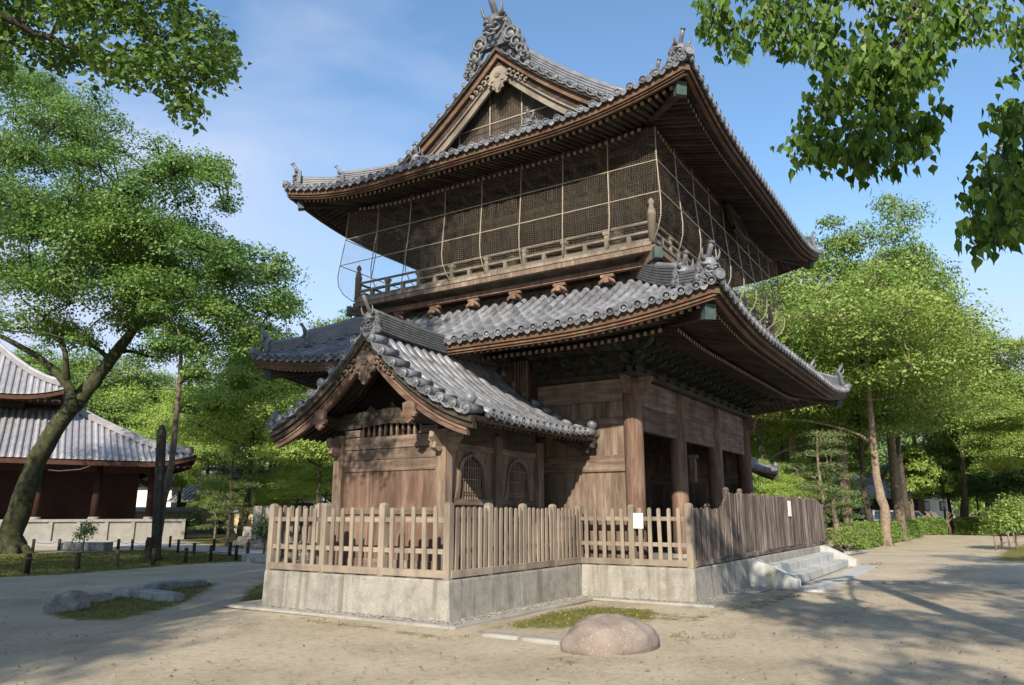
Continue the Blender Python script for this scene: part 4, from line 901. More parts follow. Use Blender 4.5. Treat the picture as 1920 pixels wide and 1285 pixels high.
# ------------------------------------------------------------------ ground
def gp(px, py):
    a = at(px, py, 1.0); t = EYE/(EYE-a.z); return Vector((a.x*t, a.y*t, 0))
def poly(pp): return [tuple(gp(x, y))[:2] for x, y in pp]
MOSS = [(poly(p), s) for p, s in [
    ([(-400, 1110), (0, 1083), (150, 1074), (300, 1063), (420, 1054), (520, 1050), (520, 1046), (300, 1030), (200, 1034), (0, 1040), (-500, 1046)], 1.0),
    ([(85, 1152), (150, 1128), (260, 1108), (400, 1090), (412, 1094), (385, 1112), (330, 1136), (230, 1160), (130, 1163)], .95),
    ([(428, 1137), (470, 1100), (510, 1084), (530, 1100), (512, 1132), (470, 1137)], .95),
    ([(560, 1158), (640, 1172), (700, 1182), (640, 1180), (540, 1160)], .62),
    ([(930, 1172), (1010, 1148), (1100, 1134), (1230, 1142), (1250, 1152), (1235, 1166), (1150, 1170), (1050, 1180), (960, 1180)], .74),
    ([(560, 1150), (840, 1188), (1090, 1136), (1300, 1150), (1480, 1104), (1490, 1116), (1310, 1172), (1100, 1150), (840, 1206), (540, 1164)], .56),
    ([(1020, 1232), (1040, 1220), (1060, 1232), (1110, 1252), (1050, 1250)], .75),
    ([(880, 1205), (1040, 1215), (1050, 1222), (930, 1214)], .6),
    ([(1230, 1180), (1400, 1185), (1420, 1200), (1250, 1206)], .5),
    ([(1350, 1140), (1480, 1112), (1530, 1115), (1400, 1150)], .62),
    ([(300, 1010), (520, 1000), (520, 1030), (440, 1030), (360, 1016)], .8),
    ([(1560, 1040), (1600, 1000), (1700, 985), (1720, 1005), (1640, 1030), (1600, 1048)], .7),
    ([(1580, 1062), (1660, 1050), (1660, 1066), (1600, 1070)], .7),
    ([(1850, 1050), (1870, 1030), (1960, 1005), (2100, 1010), (2100, 1060)], .75),
    ([(1700, 992), (1780, 985), (1920, 990), (1920, 1004), (1720, 1002)], .6)]]
def inside(P, X, Y):
    r = np.zeros(X.shape, bool); n = len(P); D = np.full(X.shape, 1e9)
    for i in range(n):
        x0, y0 = P[i]; x1, y1 = P[(i+1) % n]
        c = ((y0 > Y) != (y1 > Y)) & (X < (x1-x0)*(Y-y0)/((y1-y0) or 1e-9)+x0); r ^= c
        L2 = (x1-x0)**2+(y1-y0)**2 or 1e-9; t = np.clip(((X-x0)*(x1-x0)+(Y-y0)*(y1-y0))/L2, 0, 1); D = np.minimum(D, np.hypot(X-x0-t*(x1-x0), Y-y0-t*(y1-y0)))
    return np.where(r, D, -D)
gx = np.concatenate([np.arange(-400, -20, 20), np.arange(-20, 0, 2.), np.arange(0, 24, .16), np.arange(24, 60, .5), np.arange(60, 120, 4), np.arange(120, 900, 40)])
gy = np.concatenate([np.arange(-400, -20, 20), np.arange(-20, -4, 1.), np.arange(-4, 20, .16), np.arange(20, 60, .5), np.arange(60, 120, 4), np.arange(120, 900, 40)])
X, Y = np.meshgrid(gx, gy, indexing='ij'); mo = np.zeros(X.shape)
for P_, s in MOSS:
    D = inside(P_, X, Y); dist = np.hypot(X, Y); mo = np.maximum(mo, s*np.clip(.5+D/(.40+.02*dist), 0, 1))
Z = .012*np.sin(X*.9+Y*.3)*np.cos(Y*.7-.2*X)+.006*np.sin(X*2.7+1)*np.sin(Y*3.1)-.012
Z[(X < 9) & (Y < 3)] -= .0
me = bpy.data.meshes.new('ground'); nx_, ny_ = X.shape; idx = np.arange(nx_*ny_).reshape(nx_, ny_)
F_ = np.stack([idx[:-1, :-1], idx[1:, :-1], idx[1:, 1:], idx[:-1, 1:]], -1).reshape(-1, 4)
me.from_pydata(np.stack([X, Y, Z], -1).reshape(-1, 3).tolist(), [], F_.tolist()); me.attributes.new('moss', 'FLOAT', 'POINT').data.foreach_set('value', mo.ravel()); me.polygons.foreach_set('use_smooth', [True]*len(F_))
m, n, l, b = nodes('sandy_ground_with_moss'); o_ = n.new('ShaderNodeTexCoord').outputs['Object']
s1 = noise(n, l, o_, .55, 6, .6, .3); s2 = noise(n, l, o_, 9, 6, .72); s3 = noise(n, l, o_, 90, 3, .7)
sand = ramp_out(n, l, s1, [(.30, (.33, .285, .21)), (.5, (.435, .378, .285)), (.72, (.50, .445, .345))])
sand = mulv(n, l, sand, ramp_out(n, l, s2, [(.3, (.66, .65, .63)), (.46, (1, 1, 1)), (.72, (1.14, 1.14, 1.14))])); sand = mulv(n, l, sand, ramp_out(n, l, s3, [(.3, (.72, .72, .72)), (.55, (1.05, 1.05, 1.05)), (.75, (1.28, 1.28, 1.28))]))
mos = ramp_out(n, l, noise(n, l, o_, 2.2, 5, .7), [(.28, (.19, .155, .08)), (.48, (.16, .155, .042)), (.72, (.23, .225, .06))]); mos = mulv(n, l, mos, ramp_out(n, l, noise(n, l, o_, 45, 4, .8), [(.3, (.5, .5, .5)), (.7, (1.35, 1.35, 1.35))]))
a_ = n.new('ShaderNodeAttribute'); a_.attribute_name = 'moss'; mth = n.new('ShaderNodeMath'); mth.operation = 'MULTIPLY_ADD'; l.new(noise(n, l, o_, 3.2, 7, .78), mth.inputs[0]); mth.inputs[1].default_value = 2.0; mth.inputs[2].default_value = -1.62
m2 = n.new('ShaderNodeMath'); m2.operation = 'MULTIPLY_ADD'; l.new(a_.outputs['Fac'], m2.inputs[0]); m2.inputs[1].default_value = 1.55; l.new(mth.outputs[0], m2.inputs[2]); m2.use_clamp = True
fac = ramp_out(n, l, m2.outputs[0], [(.05, (0, 0, 0)), (.42, (1, 1, 1))])
l.new(mixc(n, l, fac, sand, mos), b.inputs['Base Color']); b.inputs['Roughness'].default_value = .95; b.inputs['Specular IOR Level'].default_value = .15
hm = mixc(n, l, .5, s2, s3); bump(n, l, hm, b, .75, .05)
gob = bpy.data.objects.new('ground', me); COL.objects.link(gob); me.materials.append(m); tag(gob, kind='structure')
def sheet(name, pp, z, mat, th=.02):
    mb = MB(); mb.prism(poly(pp), (0, 0, z-th), (1, 0, 0), (0, 1, 0), (0, 0, th)); return tag(solo(mb, name, mat, None, None), kind='structure')
M['pave'] = mottled('pale_path_paving', [(.3, (.36, .355, .35)), (.7, (.50, .49, .48))], 1.3, 40, .9, .03, .3)
sheet('stone_path', [(20, 1022), (300, 1027), (540, 1047), (540, 1038), (300, 1015), (60, 1013)], .02, M['pave'])
# kerb line across the right-hand court: long stones set flush
A, B = gp(1560, 1092), gp(1935, 1093); d = (B-A).normalized(); L = (B-A).length; K = int(L/1.1); mm = Matrix((d, Vector((d.y, -d.x, 0)), Vector((0, 0, 1)))).transposed(); mb = MB()
for k in range(K+6): mb.box(A+d*(L*(k+.5)/K)+Vector((0, 0, .005)), (L/K-.012, .30, .05), mm)
tag(solo(mb, 'paving_strip', M['stone_pale'], None, None, bevel=.008), kind='structure')
# small litter: pebbles and dry leaves
mb = MB()
for i in range(750):
    px = random.uniform(-100, 2000); py = 1050+235*random.random()**.7; p = gp(px, py)
    if 9.2 < p.x < 27.5 and p.y > 4.3: continue
    r = random.uniform(.006, .016)
    if random.random() < .6: mb.ball(p+Vector((0, 0, .002)), r, (1, 1, .6), 6)
    else:
        a = random.random()*6.28; u = Vector((math.cos(a), math.sin(a), random.uniform(-.2, .3)))*r*2.4; v = Vector((-math.sin(a), math.cos(a), .2))*r*1.3; c = p+Vector((0, 0, .008)); mb.add([c-u, c+v, c+u, c-v], [(0, 1, 2, 3)])
M['litter'] = mottled('litter', [(.35, (.14, .09, .05)), (.6, (.30, .24, .17)), (.8, (.42, .38, .32))], 1.5, 30, .9, .45)
tag(solo(mb, 'fallen_leaves_and_pebbles', M['litter'], 'scattered pebbles and dry leaves on the sandy ground', 'litter'), kind='stuff')
# moss and grass blades on the lawn
def blades(P_, N, h, seed):
    g = np.random.default_rng(seed); xs_ = [p[0] for p in P_]; ys_ = [p[1] for p in P_]
    x = g.uniform(min(xs_), max(xs_), N); y = g.uniform(min(ys_), max(ys_), N); ok = inside(P_, x, y) > .12; return x[ok], y[ok]
BV = []; BK = []
for (P_, s), N in zip(MOSS, (60000, 14000, 6000, 0, 4500, 5000, 900, 600, 700, 900, 3000, 3000, 900, 5000, 0)):
    if N == 0: continue
    x, y = blades(P_, N, .03, len(BV)+1); k = np.hypot(x, y) < 45; x = x[k]; y = y[k]
    if s < 1: k = rng.random(len(x)) < s*.38; x = x[k]; y = y[k]
    n_b = len(x); a = rng.uniform(0, 6.28, n_b); h = rng.uniform(.012, .035, n_b)*(1 if s < 1 else 1.3); w = .006+.0006*np.hypot(x, y); lx = rng.normal(0, .012, n_b); ly = rng.normal(0, .012, n_b)
    BV.append(np.stack([np.stack([x-np.cos(a)*w, y-np.sin(a)*w, x*0-.004], 1), np.stack([x+np.cos(a)*w, y+np.sin(a)*w, x*0-.004], 1), np.stack([x+lx, y+ly, h], 1)], 1).reshape(-1, 3))
BV = np.concatenate(BV); nt = len(BV)//3; me = bpy.data.meshes.new('moss_and_grass'); me.from_pydata(BV.tolist(), [], np.arange(nt*3).reshape(-1, 3).tolist())
me.attributes.new('rnd', 'FLOAT', 'FACE').data.foreach_set('value', rng.random(nt)); M['grass'] = leafm('short_grass', (.085, .095, .022), (.16, .165, .040), .15); me.materials.append(M['grass'])
go = bpy.data.objects.new('moss_and_grass', me); COL.objects.link(go); tag(go, 'short moss and grass tufts on the lawn and round the stones', 'grass', kind='stuff')
# ------------------------------------------------------------------ rocks and stones
from mathutils import noise as mn
def rock(name, c, size, rotz, seed, mat, label, cat, amp=.12, flat=.0, n=40, cut=.35, power=2.0):
    V = []; F = []; m_ = n//2
    for i in range(m_+1):
        t = math.pi*i/m_
        for k in range(n):
            a = 2*math.pi*k/n; v = Vector((math.sin(t)*math.cos(a), math.sin(t)*math.sin(a), -math.cos(t)))
            if power != 2: v = Vector([math.copysign(abs(q)**(2/power), q) for q in v])
            f = 1+amp*(mn.noise(v*1.3+Vector((seed, 0, 0)))+.5*mn.noise(v*3.1+Vector((0, seed, 0)))+.35*mn.noise(v*8+Vector((0, seed, 0)))+.2*mn.noise(v*17+Vector((0, seed, 0))))
            V.append((v.x*size[0]/2*f, v.y*size[1]/2*f, max(v.z, -cut)*size[2]/(1+cut)*f+size[2]*cut/(1+cut)-.02))
    F = [(i*n+k, i*n+(k+1) % n, (i+1)*n+(k+1) % n, (i+1)*n+k) for i in range(m_) for k in range(n)]
    me = bpy.data.meshes.new(name); me.from_pydata(V, [], F); me.polygons.foreach_set('use_smooth', [True]*len(F)); me.materials.append(mat)
    me.attributes.new('rnd', 'FLOAT', 'FACE').data.foreach_set('value', [.5]*len(F))
    o = bpy.data.objects.new(name, me); COL.objects.link(o); o.location = c; o.rotation_euler = (0, 0, rotz); return tag(o, label, cat)
c = gp(1143, 1214); rock('boulder', c, (1.18, .92, .385), -.55, 8.3, M['rock'], 'smooth pinkish domed boulder lying in the foreground sand', 'boulder', .16, cut=.25, power=2.3)
A, B = gp(905, 1190), gp(1058, 1206); d = (B-A).normalized(); az = math.atan2(d.y, d.x)
for k in range(2): rock('edging_stone', A.lerp(B, .25+.5*k)-Vector((0, 0, .03)), ((B-A).length*.47, .22, .09), az, k+5., M['stone_pale'], ['flat pale edging stone, the farther of two left of the boulder', 'flat pale edging stone touching the left end of the pinkish boulder'][k], 'edging stone', .05, cut=.6, power=5)
def rk(px, py, size, az, seed, label, power=3.2, amp=.22, cat='rock', D=0): rock('garden_rock', gp(px, py), size, az, seed, M['rock_dk'], label, cat, amp, cut=.6, power=power)
rk(133, 1143, (.50, .42, .32), .3, 1.1, 'rough upright grey rock nearest the camera on the left moss patch')
rk(176, 1128, (.70, .36, .17), .1, 2.2, 'low jagged grey rock just behind the upright rock', 3)
A, B = gp(218, 1114), gp(338, 1128); rock('stone_beam', A.lerp(B, .5), ((B-A).length, .30, .17), math.atan2((B-A).y, (B-A).x), 4.4, M['rock_dk'], 'long rough stone beam lying on the left moss patch, nearer of the two', 'stone beam', .10, cut=.6, power=6)
A, B = gp(262, 1107), gp(384, 1097); rock('stone_beam', A.lerp(B, .5), ((B-A).length, .36, .17), math.atan2((B-A).y, (B-A).x), 6.4, M['rock_dk'], 'flat dark stone beam behind the nearer one on the moss patch', 'stone beam', .08, cut=.6, power=6)
rk(98, 1146, (.25, .16, .20), .2, 7.7, 'small pointed stone stub at the left tip of the moss patch')
A, B = gp(463, 1052), gp(520, 1057); rock('stone_block', A.lerp(B, .5), ((B-A).length, .5, .28), math.atan2((B-A).y, (B-A).x), 9.4, M['rock_dk'], 'low grey stone block beside the platform corner at left', 'stone block', .05, cut=.6, power=8)
# stone planter with a small shrub
def leafcloud(C, Rr, N, size, seed, up=.4, shell=.55, rhomb=.55, grow=1.22):
    """N leaf faces spread in ellipsoids: C (k,3) centres, Rr (k,3) radii"""
    g = np.random.default_rng(seed); C = np.asarray(C, float); Rr = np.asarray(Rr, float); w = (Rr[:, 0]*Rr[:, 1]*Rr[:, 2])**(2/3); k = g.choice(len(C), N, p=w/w.sum())
    v = g.normal(size=(N, 3)); v /= np.linalg.norm(v, axis=1)[:, None]; v[:, 2] = np.where(v[:, 2] < -.3, -v[:, 2]*.8, v[:, 2])
    Rr = Rr*grow; rad = (.40+.60*g.random(N)**.5)*(1+.20*np.sin(v[:, 0]*5+k*1.7)*np.cos(v[:, 1]*6+k*2)+.18*np.sin(v[:, 2]*7+k)*np.cos(v[:, 0]*9+k*3))+g.normal(0, .05, N)
    P_ = C[k]+v*rad[:, None]*Rr[k]
    nn = g.normal(size=(N, 3))*.6+v*1.0; nn[:, 2] += up; nn /= np.linalg.norm(nn, axis=1)[:, None]
    t = np.cross(nn, g.normal(size=(N, 3))); t /= np.linalg.norm(t, axis=1)[:, None]; u = np.cross(nn, t); s = size*g.uniform(.65, 1.3, N)[:, None]
    Q = np.stack([P_-t*s*.5, P_+u*s*rhomb*.5, P_+t*s*.5, P_-u*s*rhomb*.5], 1)
    return Q.reshape(-1, 3), g.random(N)
def leafmesh(name, Q, K, mat, parent=None, nv=4):
    n = len(Q)//nv; me = bpy.data.meshes.new(name); me.vertices.add(n*nv); me.vertices.foreach_set('co', Q.astype(np.float32).ravel()); me.loops.add(n*nv); me.loops.foreach_set('vertex_index', np.arange(n*nv, dtype=np.int32))
    me.polygons.add(n); me.polygons.foreach_set('loop_start', np.arange(0, n*nv, nv, dtype=np.int32)); me.update(calc_edges=True)
    me.attributes.new('rnd', 'FLOAT', 'FACE').data.foreach_set('value', K); me.materials.append(mat)
    o = bpy.data.objects.new(name, me); COL.objects.link(o)
    if parent is not None: o.parent = parent
    return o
def bend(a, b, sag, n=6, seed=0):
    rr = random.Random(seed); a = Vector(a); b = Vector(b); L = (b-a).length; j = Vector((rr.uniform(-1, 1), rr.uniform(-1, 1), rr.uniform(-.3, .6)))*L*.10
    return [a.lerp(b, i/n)+j*math.sin(math.pi*i/n)+Vector((0, 0, sag*L*math.sin(math.pi*i/n)))+Vector((rr.uniform(-1, 1), rr.uniform(-1, 1), rr.uniform(-1, 1)))*L*.014*(0 < i < n) for i in range(n+1)]
def make_tree(loc, path, rad, clumps, leafmat, barkmat, name, label, leaf, nleaf, cat='tree', group=None, up=.4, shell=.5, limbs=9, twig=1., trunkfork=.45, seed=1, rhomb=.55):
    """path: trunk points relative to loc; clumps: list of (centre, (rx, ry, rz)) relative to loc"""
    root = empty(name, loc, label, cat, group); rr = random.Random(seed); mb = MB(); P_ = [Vector(p) for p in path]; n = len(P_)
    fine = []; radf = []
    for i in range(n-1):
        for q in range(4):
            t = q/4; a = P_[max(i-1, 0)]; b_ = P_[i]; c = P_[i+1]; d_ = P_[min(i+2, n-1)]
            fine.append(.5*((2*b_)+(c-a)*t+(2*a-5*b_+4*c-d_)*t*t+(3*b_-a-3*c+d_)*t**3)); radf.append(rad[i]+(rad[i+1]-rad[i])*t)
    fine.append(P_[-1]); radf.append(rad[-1]); fine = [p+Vector((rr.uniform(-1, 1), rr.uniform(-1, 1), 0))*radf[i]*.12*(i > 0) for i, p in enumerate(fine)]
    mb.tube(fine, radf, 18)
    for q in range(len(fine)*18):
        c = fine[q//18]; v = Vector(mb.V[q])-c; nz_ = mn.noise(Vector((v.x*2.2, v.y*2.2, c.z*.55+seed))/max(radf[q//18], .08)*.5)+.5*mn.noise(Vector((v.x*5, v.y*5, c.z*1.3+seed))/max(radf[q//18], .08)*.5); mb.V[q] = tuple(c+v*(1+.22*nz_))
    # root flare
    for k in range(6):
        a = k*1.05+rr.random()*.5; r0 = rad[0]; mb.tube([fine[0]+Vector((math.cos(a)*r0*1.5, math.sin(a)*r0*1.5, -.05)), fine[0]+Vector((math.cos(a)*r0*.75, math.sin(a)*r0*.75, r0*.45)), fine[1]+Vector((math.cos(a)*r0*.3, math.sin(a)*r0*.3, .1))], [r0*.22, r0*.38, r0*.3], 7)
    nodes_ = [(p, radf[i]) for i, p in enumerate(fine) if i >= len(fine)*trunkfork]
    CL = [Vector(c) for c, r in clumps]; order = sorted(range(len(CL)), key=lambda i: -(CL[i]-fine[-1]).length)
    chosen = []
    for i in order:
        if all((CL[i]-CL[j]).length > .8*max(clumps[i][1]) for j in chosen): chosen.append(i)
        if len(chosen) >= limbs: break
    for i in chosen+[i for i in range(len(CL)) if i not in chosen]:
        c = CL[i]; best = min(nodes_, key=lambda q: (q[0]-c).length+.5*max(0, q[0].z-c.z)); r0 = best[1]*(.62 if i in chosen else .5); r1 = max(.012, .02*twig)
        pt = bend(best[0], c, .05 if c.z > best[0].z else .12, 6, seed*100+i); rs = [r0+(r1-r0)*(k/6)**.8 for k in range(7)]; mb.tube(pt, rs, 7)
        nodes_ += [(p, rs[k]) for k, p in enumerate(pt) if k > 1]
        R3 = clumps[i][1]
        for q in range(4):
            e = c+Vector((rr.uniform(-.8, .8)*R3[0], rr.uniform(-.8, .8)*R3[1], rr.uniform(-.2, .8)*R3[2])); mb.tube(bend(pt[-2], e, .05, 3, i*9+q), [r1*.8, r1*.6, r1*.4, r1*.2], 5)
    o_l = Vector(loc); mb.V = [(a+o_l.x, b_+o_l.y, c+o_l.z) for a, b_, c in mb.V]; mb.build('trunk', M[barkmat], root)
    Q, K = leafcloud([tuple(c) for c in CL], [r for _, r in clumps], nleaf, leaf, seed, up, shell, rhomb); leafmesh('crown', Q, K, M[leafmat], root)
    return root
def blob_crown(base, R3, n, cr, seed, flat=.62, low=-.35):
    """billowing crown: n clumps on an ellipsoid shell about base"""
    rr = random.Random(seed); out = []; tries = 0
    while len(out) < n and tries < 4000:
        tries += 1; v = Vector((rr.gauss(0, 1), rr.gauss(0, 1), rr.gauss(0, 1))).normalized()
        if v.z < low: continue
        az_ = math.atan2(v.y, v.x); f = rr.uniform(.5, 1.05)*(1+.20*math.sin(3*az_+seed)*(1-abs(v.z))+.16*math.sin(2*az_+seed*2+v.z*3)); c = Vector((base[0]+v.x*R3[0]*f, base[1]+v.y*R3[1]*f, base[2]+v.z*R3[2]*f)); r = cr*rr.uniform(.7, 1.25)
        if all((c-Vector(o[0])).length > r*.62 for o in out): out.append((tuple(c), (r, r, r*flat)))
    return out
# ------------------------------------------------------------------ trees
def px_clumps(loc, D0, items, dj, seed, depth_pull=0):
    """items: (px, py, radius px, n) seen from the camera, spread in depth about D0"""
    rr = random.Random(seed); out = []; loc = Vector(loc)
    for (px, py, rp, n) in items:
        for k in range(n):
            D = D0+rr.uniform(-dj, dj); a = rr.uniform(0, 6.28); f = rr.uniform(0, .7)
            p = at(px+math.cos(a)*rp*f*(n > 1), py+math.sin(a)*rp*f*(n > 1), D); r = rp*D/1440*(1 if n == 1 else rr.uniform(.5, .8)); out.append((tuple(p-loc), (r, r, r*.72)))
    return out
def sample_poly(pp, n, D, dj, rr):
    out = []; xs_ = [p[0] for p in pp]; ys_ = [p[1] for p in pp]; P_ = [tuple(map(float, p)) for p in pp]
    while len(out) < n:
        x = rr.uniform(min(xs_), max(xs_)); y = rr.uniform(min(ys_), max(ys_))
        if inside(P_, np.array([x]), np.array([y]))[0] > 4: out.append(at(x, y, D+rr.uniform(-dj, dj)))
    return out
# big leaning mossy camphor at left
b = gnd(18, 32); loc = b; tp = [at(x, y, 32+dz)-b for x, y, dz in ((18, 1044, 0), (26, 985, 0), (62, 880, 0), (105, 800, .2), (152, 745, .5), (195, 690, .8), (240, 632, 1), (290, 560, 1), (330, 500, .5))]
cl = px_clumps(b, 31.5, [(x, y, r, int(n*1.7) if n > 1 else 1) for x, y, r, n in [(60, 440, 70, 5), (160, 400, 70, 5), (250, 360, 60, 4), (330, 320, 55, 3), (395, 330, 52, 3), (420, 395, 40, 2), (60, 540, 70, 4), (170, 500, 70, 5), (290, 440, 80, 6), (390, 470, 65, 5), (450, 500, 55, 4), (500, 530, 38, 3), (330, 560, 70, 5), (240, 600, 60, 4), (420, 590, 60, 4), (120, 620, 60, 3), (470, 640, 48, 3), (370, 660, 50, 3), (30, 300, 60, 3), (110, 230, 60, 3), (200, 290, 50, 3), (60, 160, 60, 3), (150, 640, 40, 2), (-60, 350, 90, 4), (-80, 520, 90, 4), (540, 570, 26, 1), (530, 490, 22, 1), (300, 520, 80, 5), (200, 420, 80, 4), (420, 540, 60, 4), (350, 620, 60, 3)]], 3.6, 11)
_r = random.Random(12); _P = [(-80, 120), (60, 130), (190, 175), (235, 262), (345, 268), (418, 305), (455, 345), (430, 395), (490, 440), (528, 520), (530, 585), (470, 600), (490, 655), (455, 700), (390, 690), (330, 730), (300, 690), (215, 640), (140, 640), (60, 620), (-80, 640)]
for q in sample_poly(_P, 95, 31.5, 4.5, _r): r = _r.uniform(.75, 1.35); cl.append((tuple(q-b), (r, r, r*.7)))
make_tree(b, tp, [.66, .43, .37, .35, .33, .27, .22, .16, .10], cl, 'leaf_cam', 'bark_moss', 'camphor_tree', 'big camphor tree with a thick mossy leaning trunk in front of the hall', .15, 165000, limbs=22, seed=3, twig=2, up=.5)
mb = MB(); P_ = [at(x, y, 32.2) for x, y in ((140, 772), (132, 730), (104, 696), (70, 668), (20, 640), (-60, 600))]; mb.tube(P_, [.26, .20, .17, .14, .11, .06], 8); P_ = [at(x, y, 31.5) for x, y in ((126, 712), (122, 660), (100, 610), (40, 560))]; mb.tube(P_, [.14, .11, .09, .04], 7); mb.build('limb', M['bark_moss'], bpy.data.objects['camphor_tree'])
# overhanging branch top left, the crown of a tree standing left of the camera
def near_tree(base, trunk, tr, mains, tips, depth, lab, leafmat, size, per, name, spread, shade, seed, bark='bark_dk', hang=.6, long=1.15, cat='tree'):
    rr = random.Random(seed); g = np.random.default_rng(seed); root = empty(name, base, lab, cat); mb = MB(); mb.tube(trunk, tr, 12); nd = []
    for mpts, r0 in mains:
        n = len(mpts); rs = [r0*(1-.75*i/(n-1)) for i in range(n)]; f = []
        for i in range(n-1):
            for q in range(5): f.append(Vector(mpts[i]).lerp(Vector(mpts[i+1]), q/5)+Vector((rr.uniform(-1, 1), rr.uniform(-1, 1), rr.uniform(-1, 1)))*.02)
        f.append(Vector(mpts[-1])); rf = [r0*(1-.75*i/(len(f)-1)) for i in range(len(f))]; mb.tube(f, rf, 8); nd += [(p, rf[i]) for i, p in enumerate(f)]
    Q = []
    for t in sorted(tips, key=lambda t: min((t-q[0]).length for q in nd)):
        bst = min(nd, key=lambda q: (q[0]-t).length); r0 = min(bst[1]*.6, .02); pt = bend(bst[0], t, .06, 5, rr.random()); rs = [max(.0035, r0*(1-.85*i/5)) for i in range(6)]; mb.tube(pt, rs, 5)
        nd += [(p, rs[i]) for i, p in enumerate(pt) if i > 1]; L = max(.25, (pt[-1]-pt[0]).length); nl = max(4, int(per*rr.uniform(.6, 1.3)))
        for k in range(nl):
            s = 1-(rr.random()**1.5)*min(1, .5/L); p = pt[0].lerp(pt[-1], s) if L > 9 else pt[min(5, int(s*5))].lerp(pt[min(5, int(s*5)+1)], s*5-int(s*5)); off = Vector((rr.gauss(0, 1), rr.gauss(0, 1), rr.gauss(0, .8))); off *= spread*min(1, 1.5/max(off.length, .01))
            a = rr.uniform(0, 6.28); dr = Vector((math.cos(a)*(1-hang), math.sin(a)*(1-hang), -hang+rr.uniform(-.35, .35))).normalized(); sd = dr.cross(Vector((rr.gauss(0, 1), rr.gauss(0, 1), rr.gauss(0, .6)))).normalized(); nn = sd.cross(dr); z = size*rr.uniform(.5, 1.35); c = p+off; cu = rr.uniform(-1.5, 3.5)
            pts = [(0, 0, 0), (.36, .30, .05), (.30, .55, .03), (.10, .82, -.02), (0, long, -.06), (-.10, .82, -.02), (-.30, .55, .03), (-.36, .30, .05)]
            v = [c+sd*(x*z)+dr*(y*z)+nn*((w*cu+.35*abs(x)*(cu > 0))*z) for x, y, w in pts]; Q.append((v, rr.random()))
    mb.build('trunk', M[bark], root)
    lb = MB()
    for v, r in Q: lb.add(v, [(0, 1, 2, 3, 4), (0, 4, 5, 6, 7)], r=r)
    lb.build('crown', M[leafmat], root)
    return root
rr = random.Random(5)
TL = [(-80, -80), (-80, 110), (0, 120), (70, 112), (110, 138), (165, 130), (185, 172), (240, 160), (296, 150), (315, 195), (362, 232), (392, 196), (425, 180), (450, 140), (446, 96), (412, 42), (340, 8), (330, -80)]
TLa = [(0, 0), (30, 0), (80, 50), (110, 30), (150, 0), (200, 20), (170, 80), (120, 100), (60, 90), (0, 110)]
tips = sample_poly(TL, 300, 8.2, 1.0, rr)
base = gnd(-620, 6.0)
top = at(-300, -260, 6.8); mains = [([top, at(-60, -10, 7.2), at(60, 60, 7.6), at(150, 95, 7.9)], .07), ([top, at(60, -80, 7.6), at(210, 10, 8.2), at(300, 95, 8.4), at(360, 170, 8.5)], .08), ([top, at(100, -130, 8), at(280, -40, 8.4), at(400, 60, 8.6)], .06), ([at(210, 10, 8.2), at(300, 70, 8.1), at(400, 120, 8.3)], .03)]
near_tree(base, [base, base+Vector((.1, .1, 2)), base.lerp(top, .6)+Vector((0, 0, 1.2)), top], [.32, .27, .2, .12], mains, tips, 8, 'leafy branches of a tall tree hanging into the upper left corner', 'leaf_near', .082, 30, 'overhanging_tree', .12, None, 5, hang=.4)
TRA = [(1306, -60), (1318, 62), (1328, 102), (1385, 112), (1448, 88), (1520, 112), (1540, 150), (1600, 150), (1700, 140), (1770, 130), (1790, 70), (1850, 92), (1930, 60), (2000, -60)]
TRB = [(1545, 110), (1525, 178), (1498, 235), (1466, 255), (1482, 316), (1560, 296), (1608, 333), (1680, 328), (1735, 288), (1762, 215), (1748, 150), (1776, 120), (1720, 60)]
TRC = [(1850, 205), (1868, 255), (1842, 290), (1812, 330), (1812, 388), (1788, 430), (1830, 462), (1872, 486), (1905, 428), (1990, 400), (1990, 160), (1890, 185)]
TRD = [(1888, 60), (1886, 122), (1905, 132), (1960, 130), (1960, 40)]
tips = sample_poly(TRA, 210, 6.4, .7, rr)+sample_poly(TRB, 150, 6.3, .5, rr)+sample_poly(TRC, 110, 5.9, .5, rr)+sample_poly(TRD, 8, 6, .3, rr)
base = gnd(2900, 4.2); top = at(2150, -420, 5.6)
mains = [([top, at(1900, -160, 6), at(1720, -10, 6.3), at(1680, 90, 6.3), at(1640, 200, 6.3), at(1600, 290, 6.3)], .07), ([at(1900, -160, 6), at(1600, -60, 6.4), at(1450, 20, 6.5), at(1350, 70, 6.5)], .04), ([top, at(2050, -50, 5.6), at(1990, 200, 5.8), at(1900, 320, 5.9), at(1850, 420, 5.9)], .06), ([at(1990, 200, 5.8), at(1905, 100, 5.9)], .012)]
near_tree(base, [base, base+Vector((0, 0, 2)), base.lerp(top, .55)+Vector((0, 0, 1)), top], [.3, .26, .2, .12], mains, tips, 6, 'broad pointed leaves hanging on branches into the upper right corner', 'leaf_tallow', .098, 13, 'overhanging_tree', .10, None, 9, hang=.75, long=1.2)
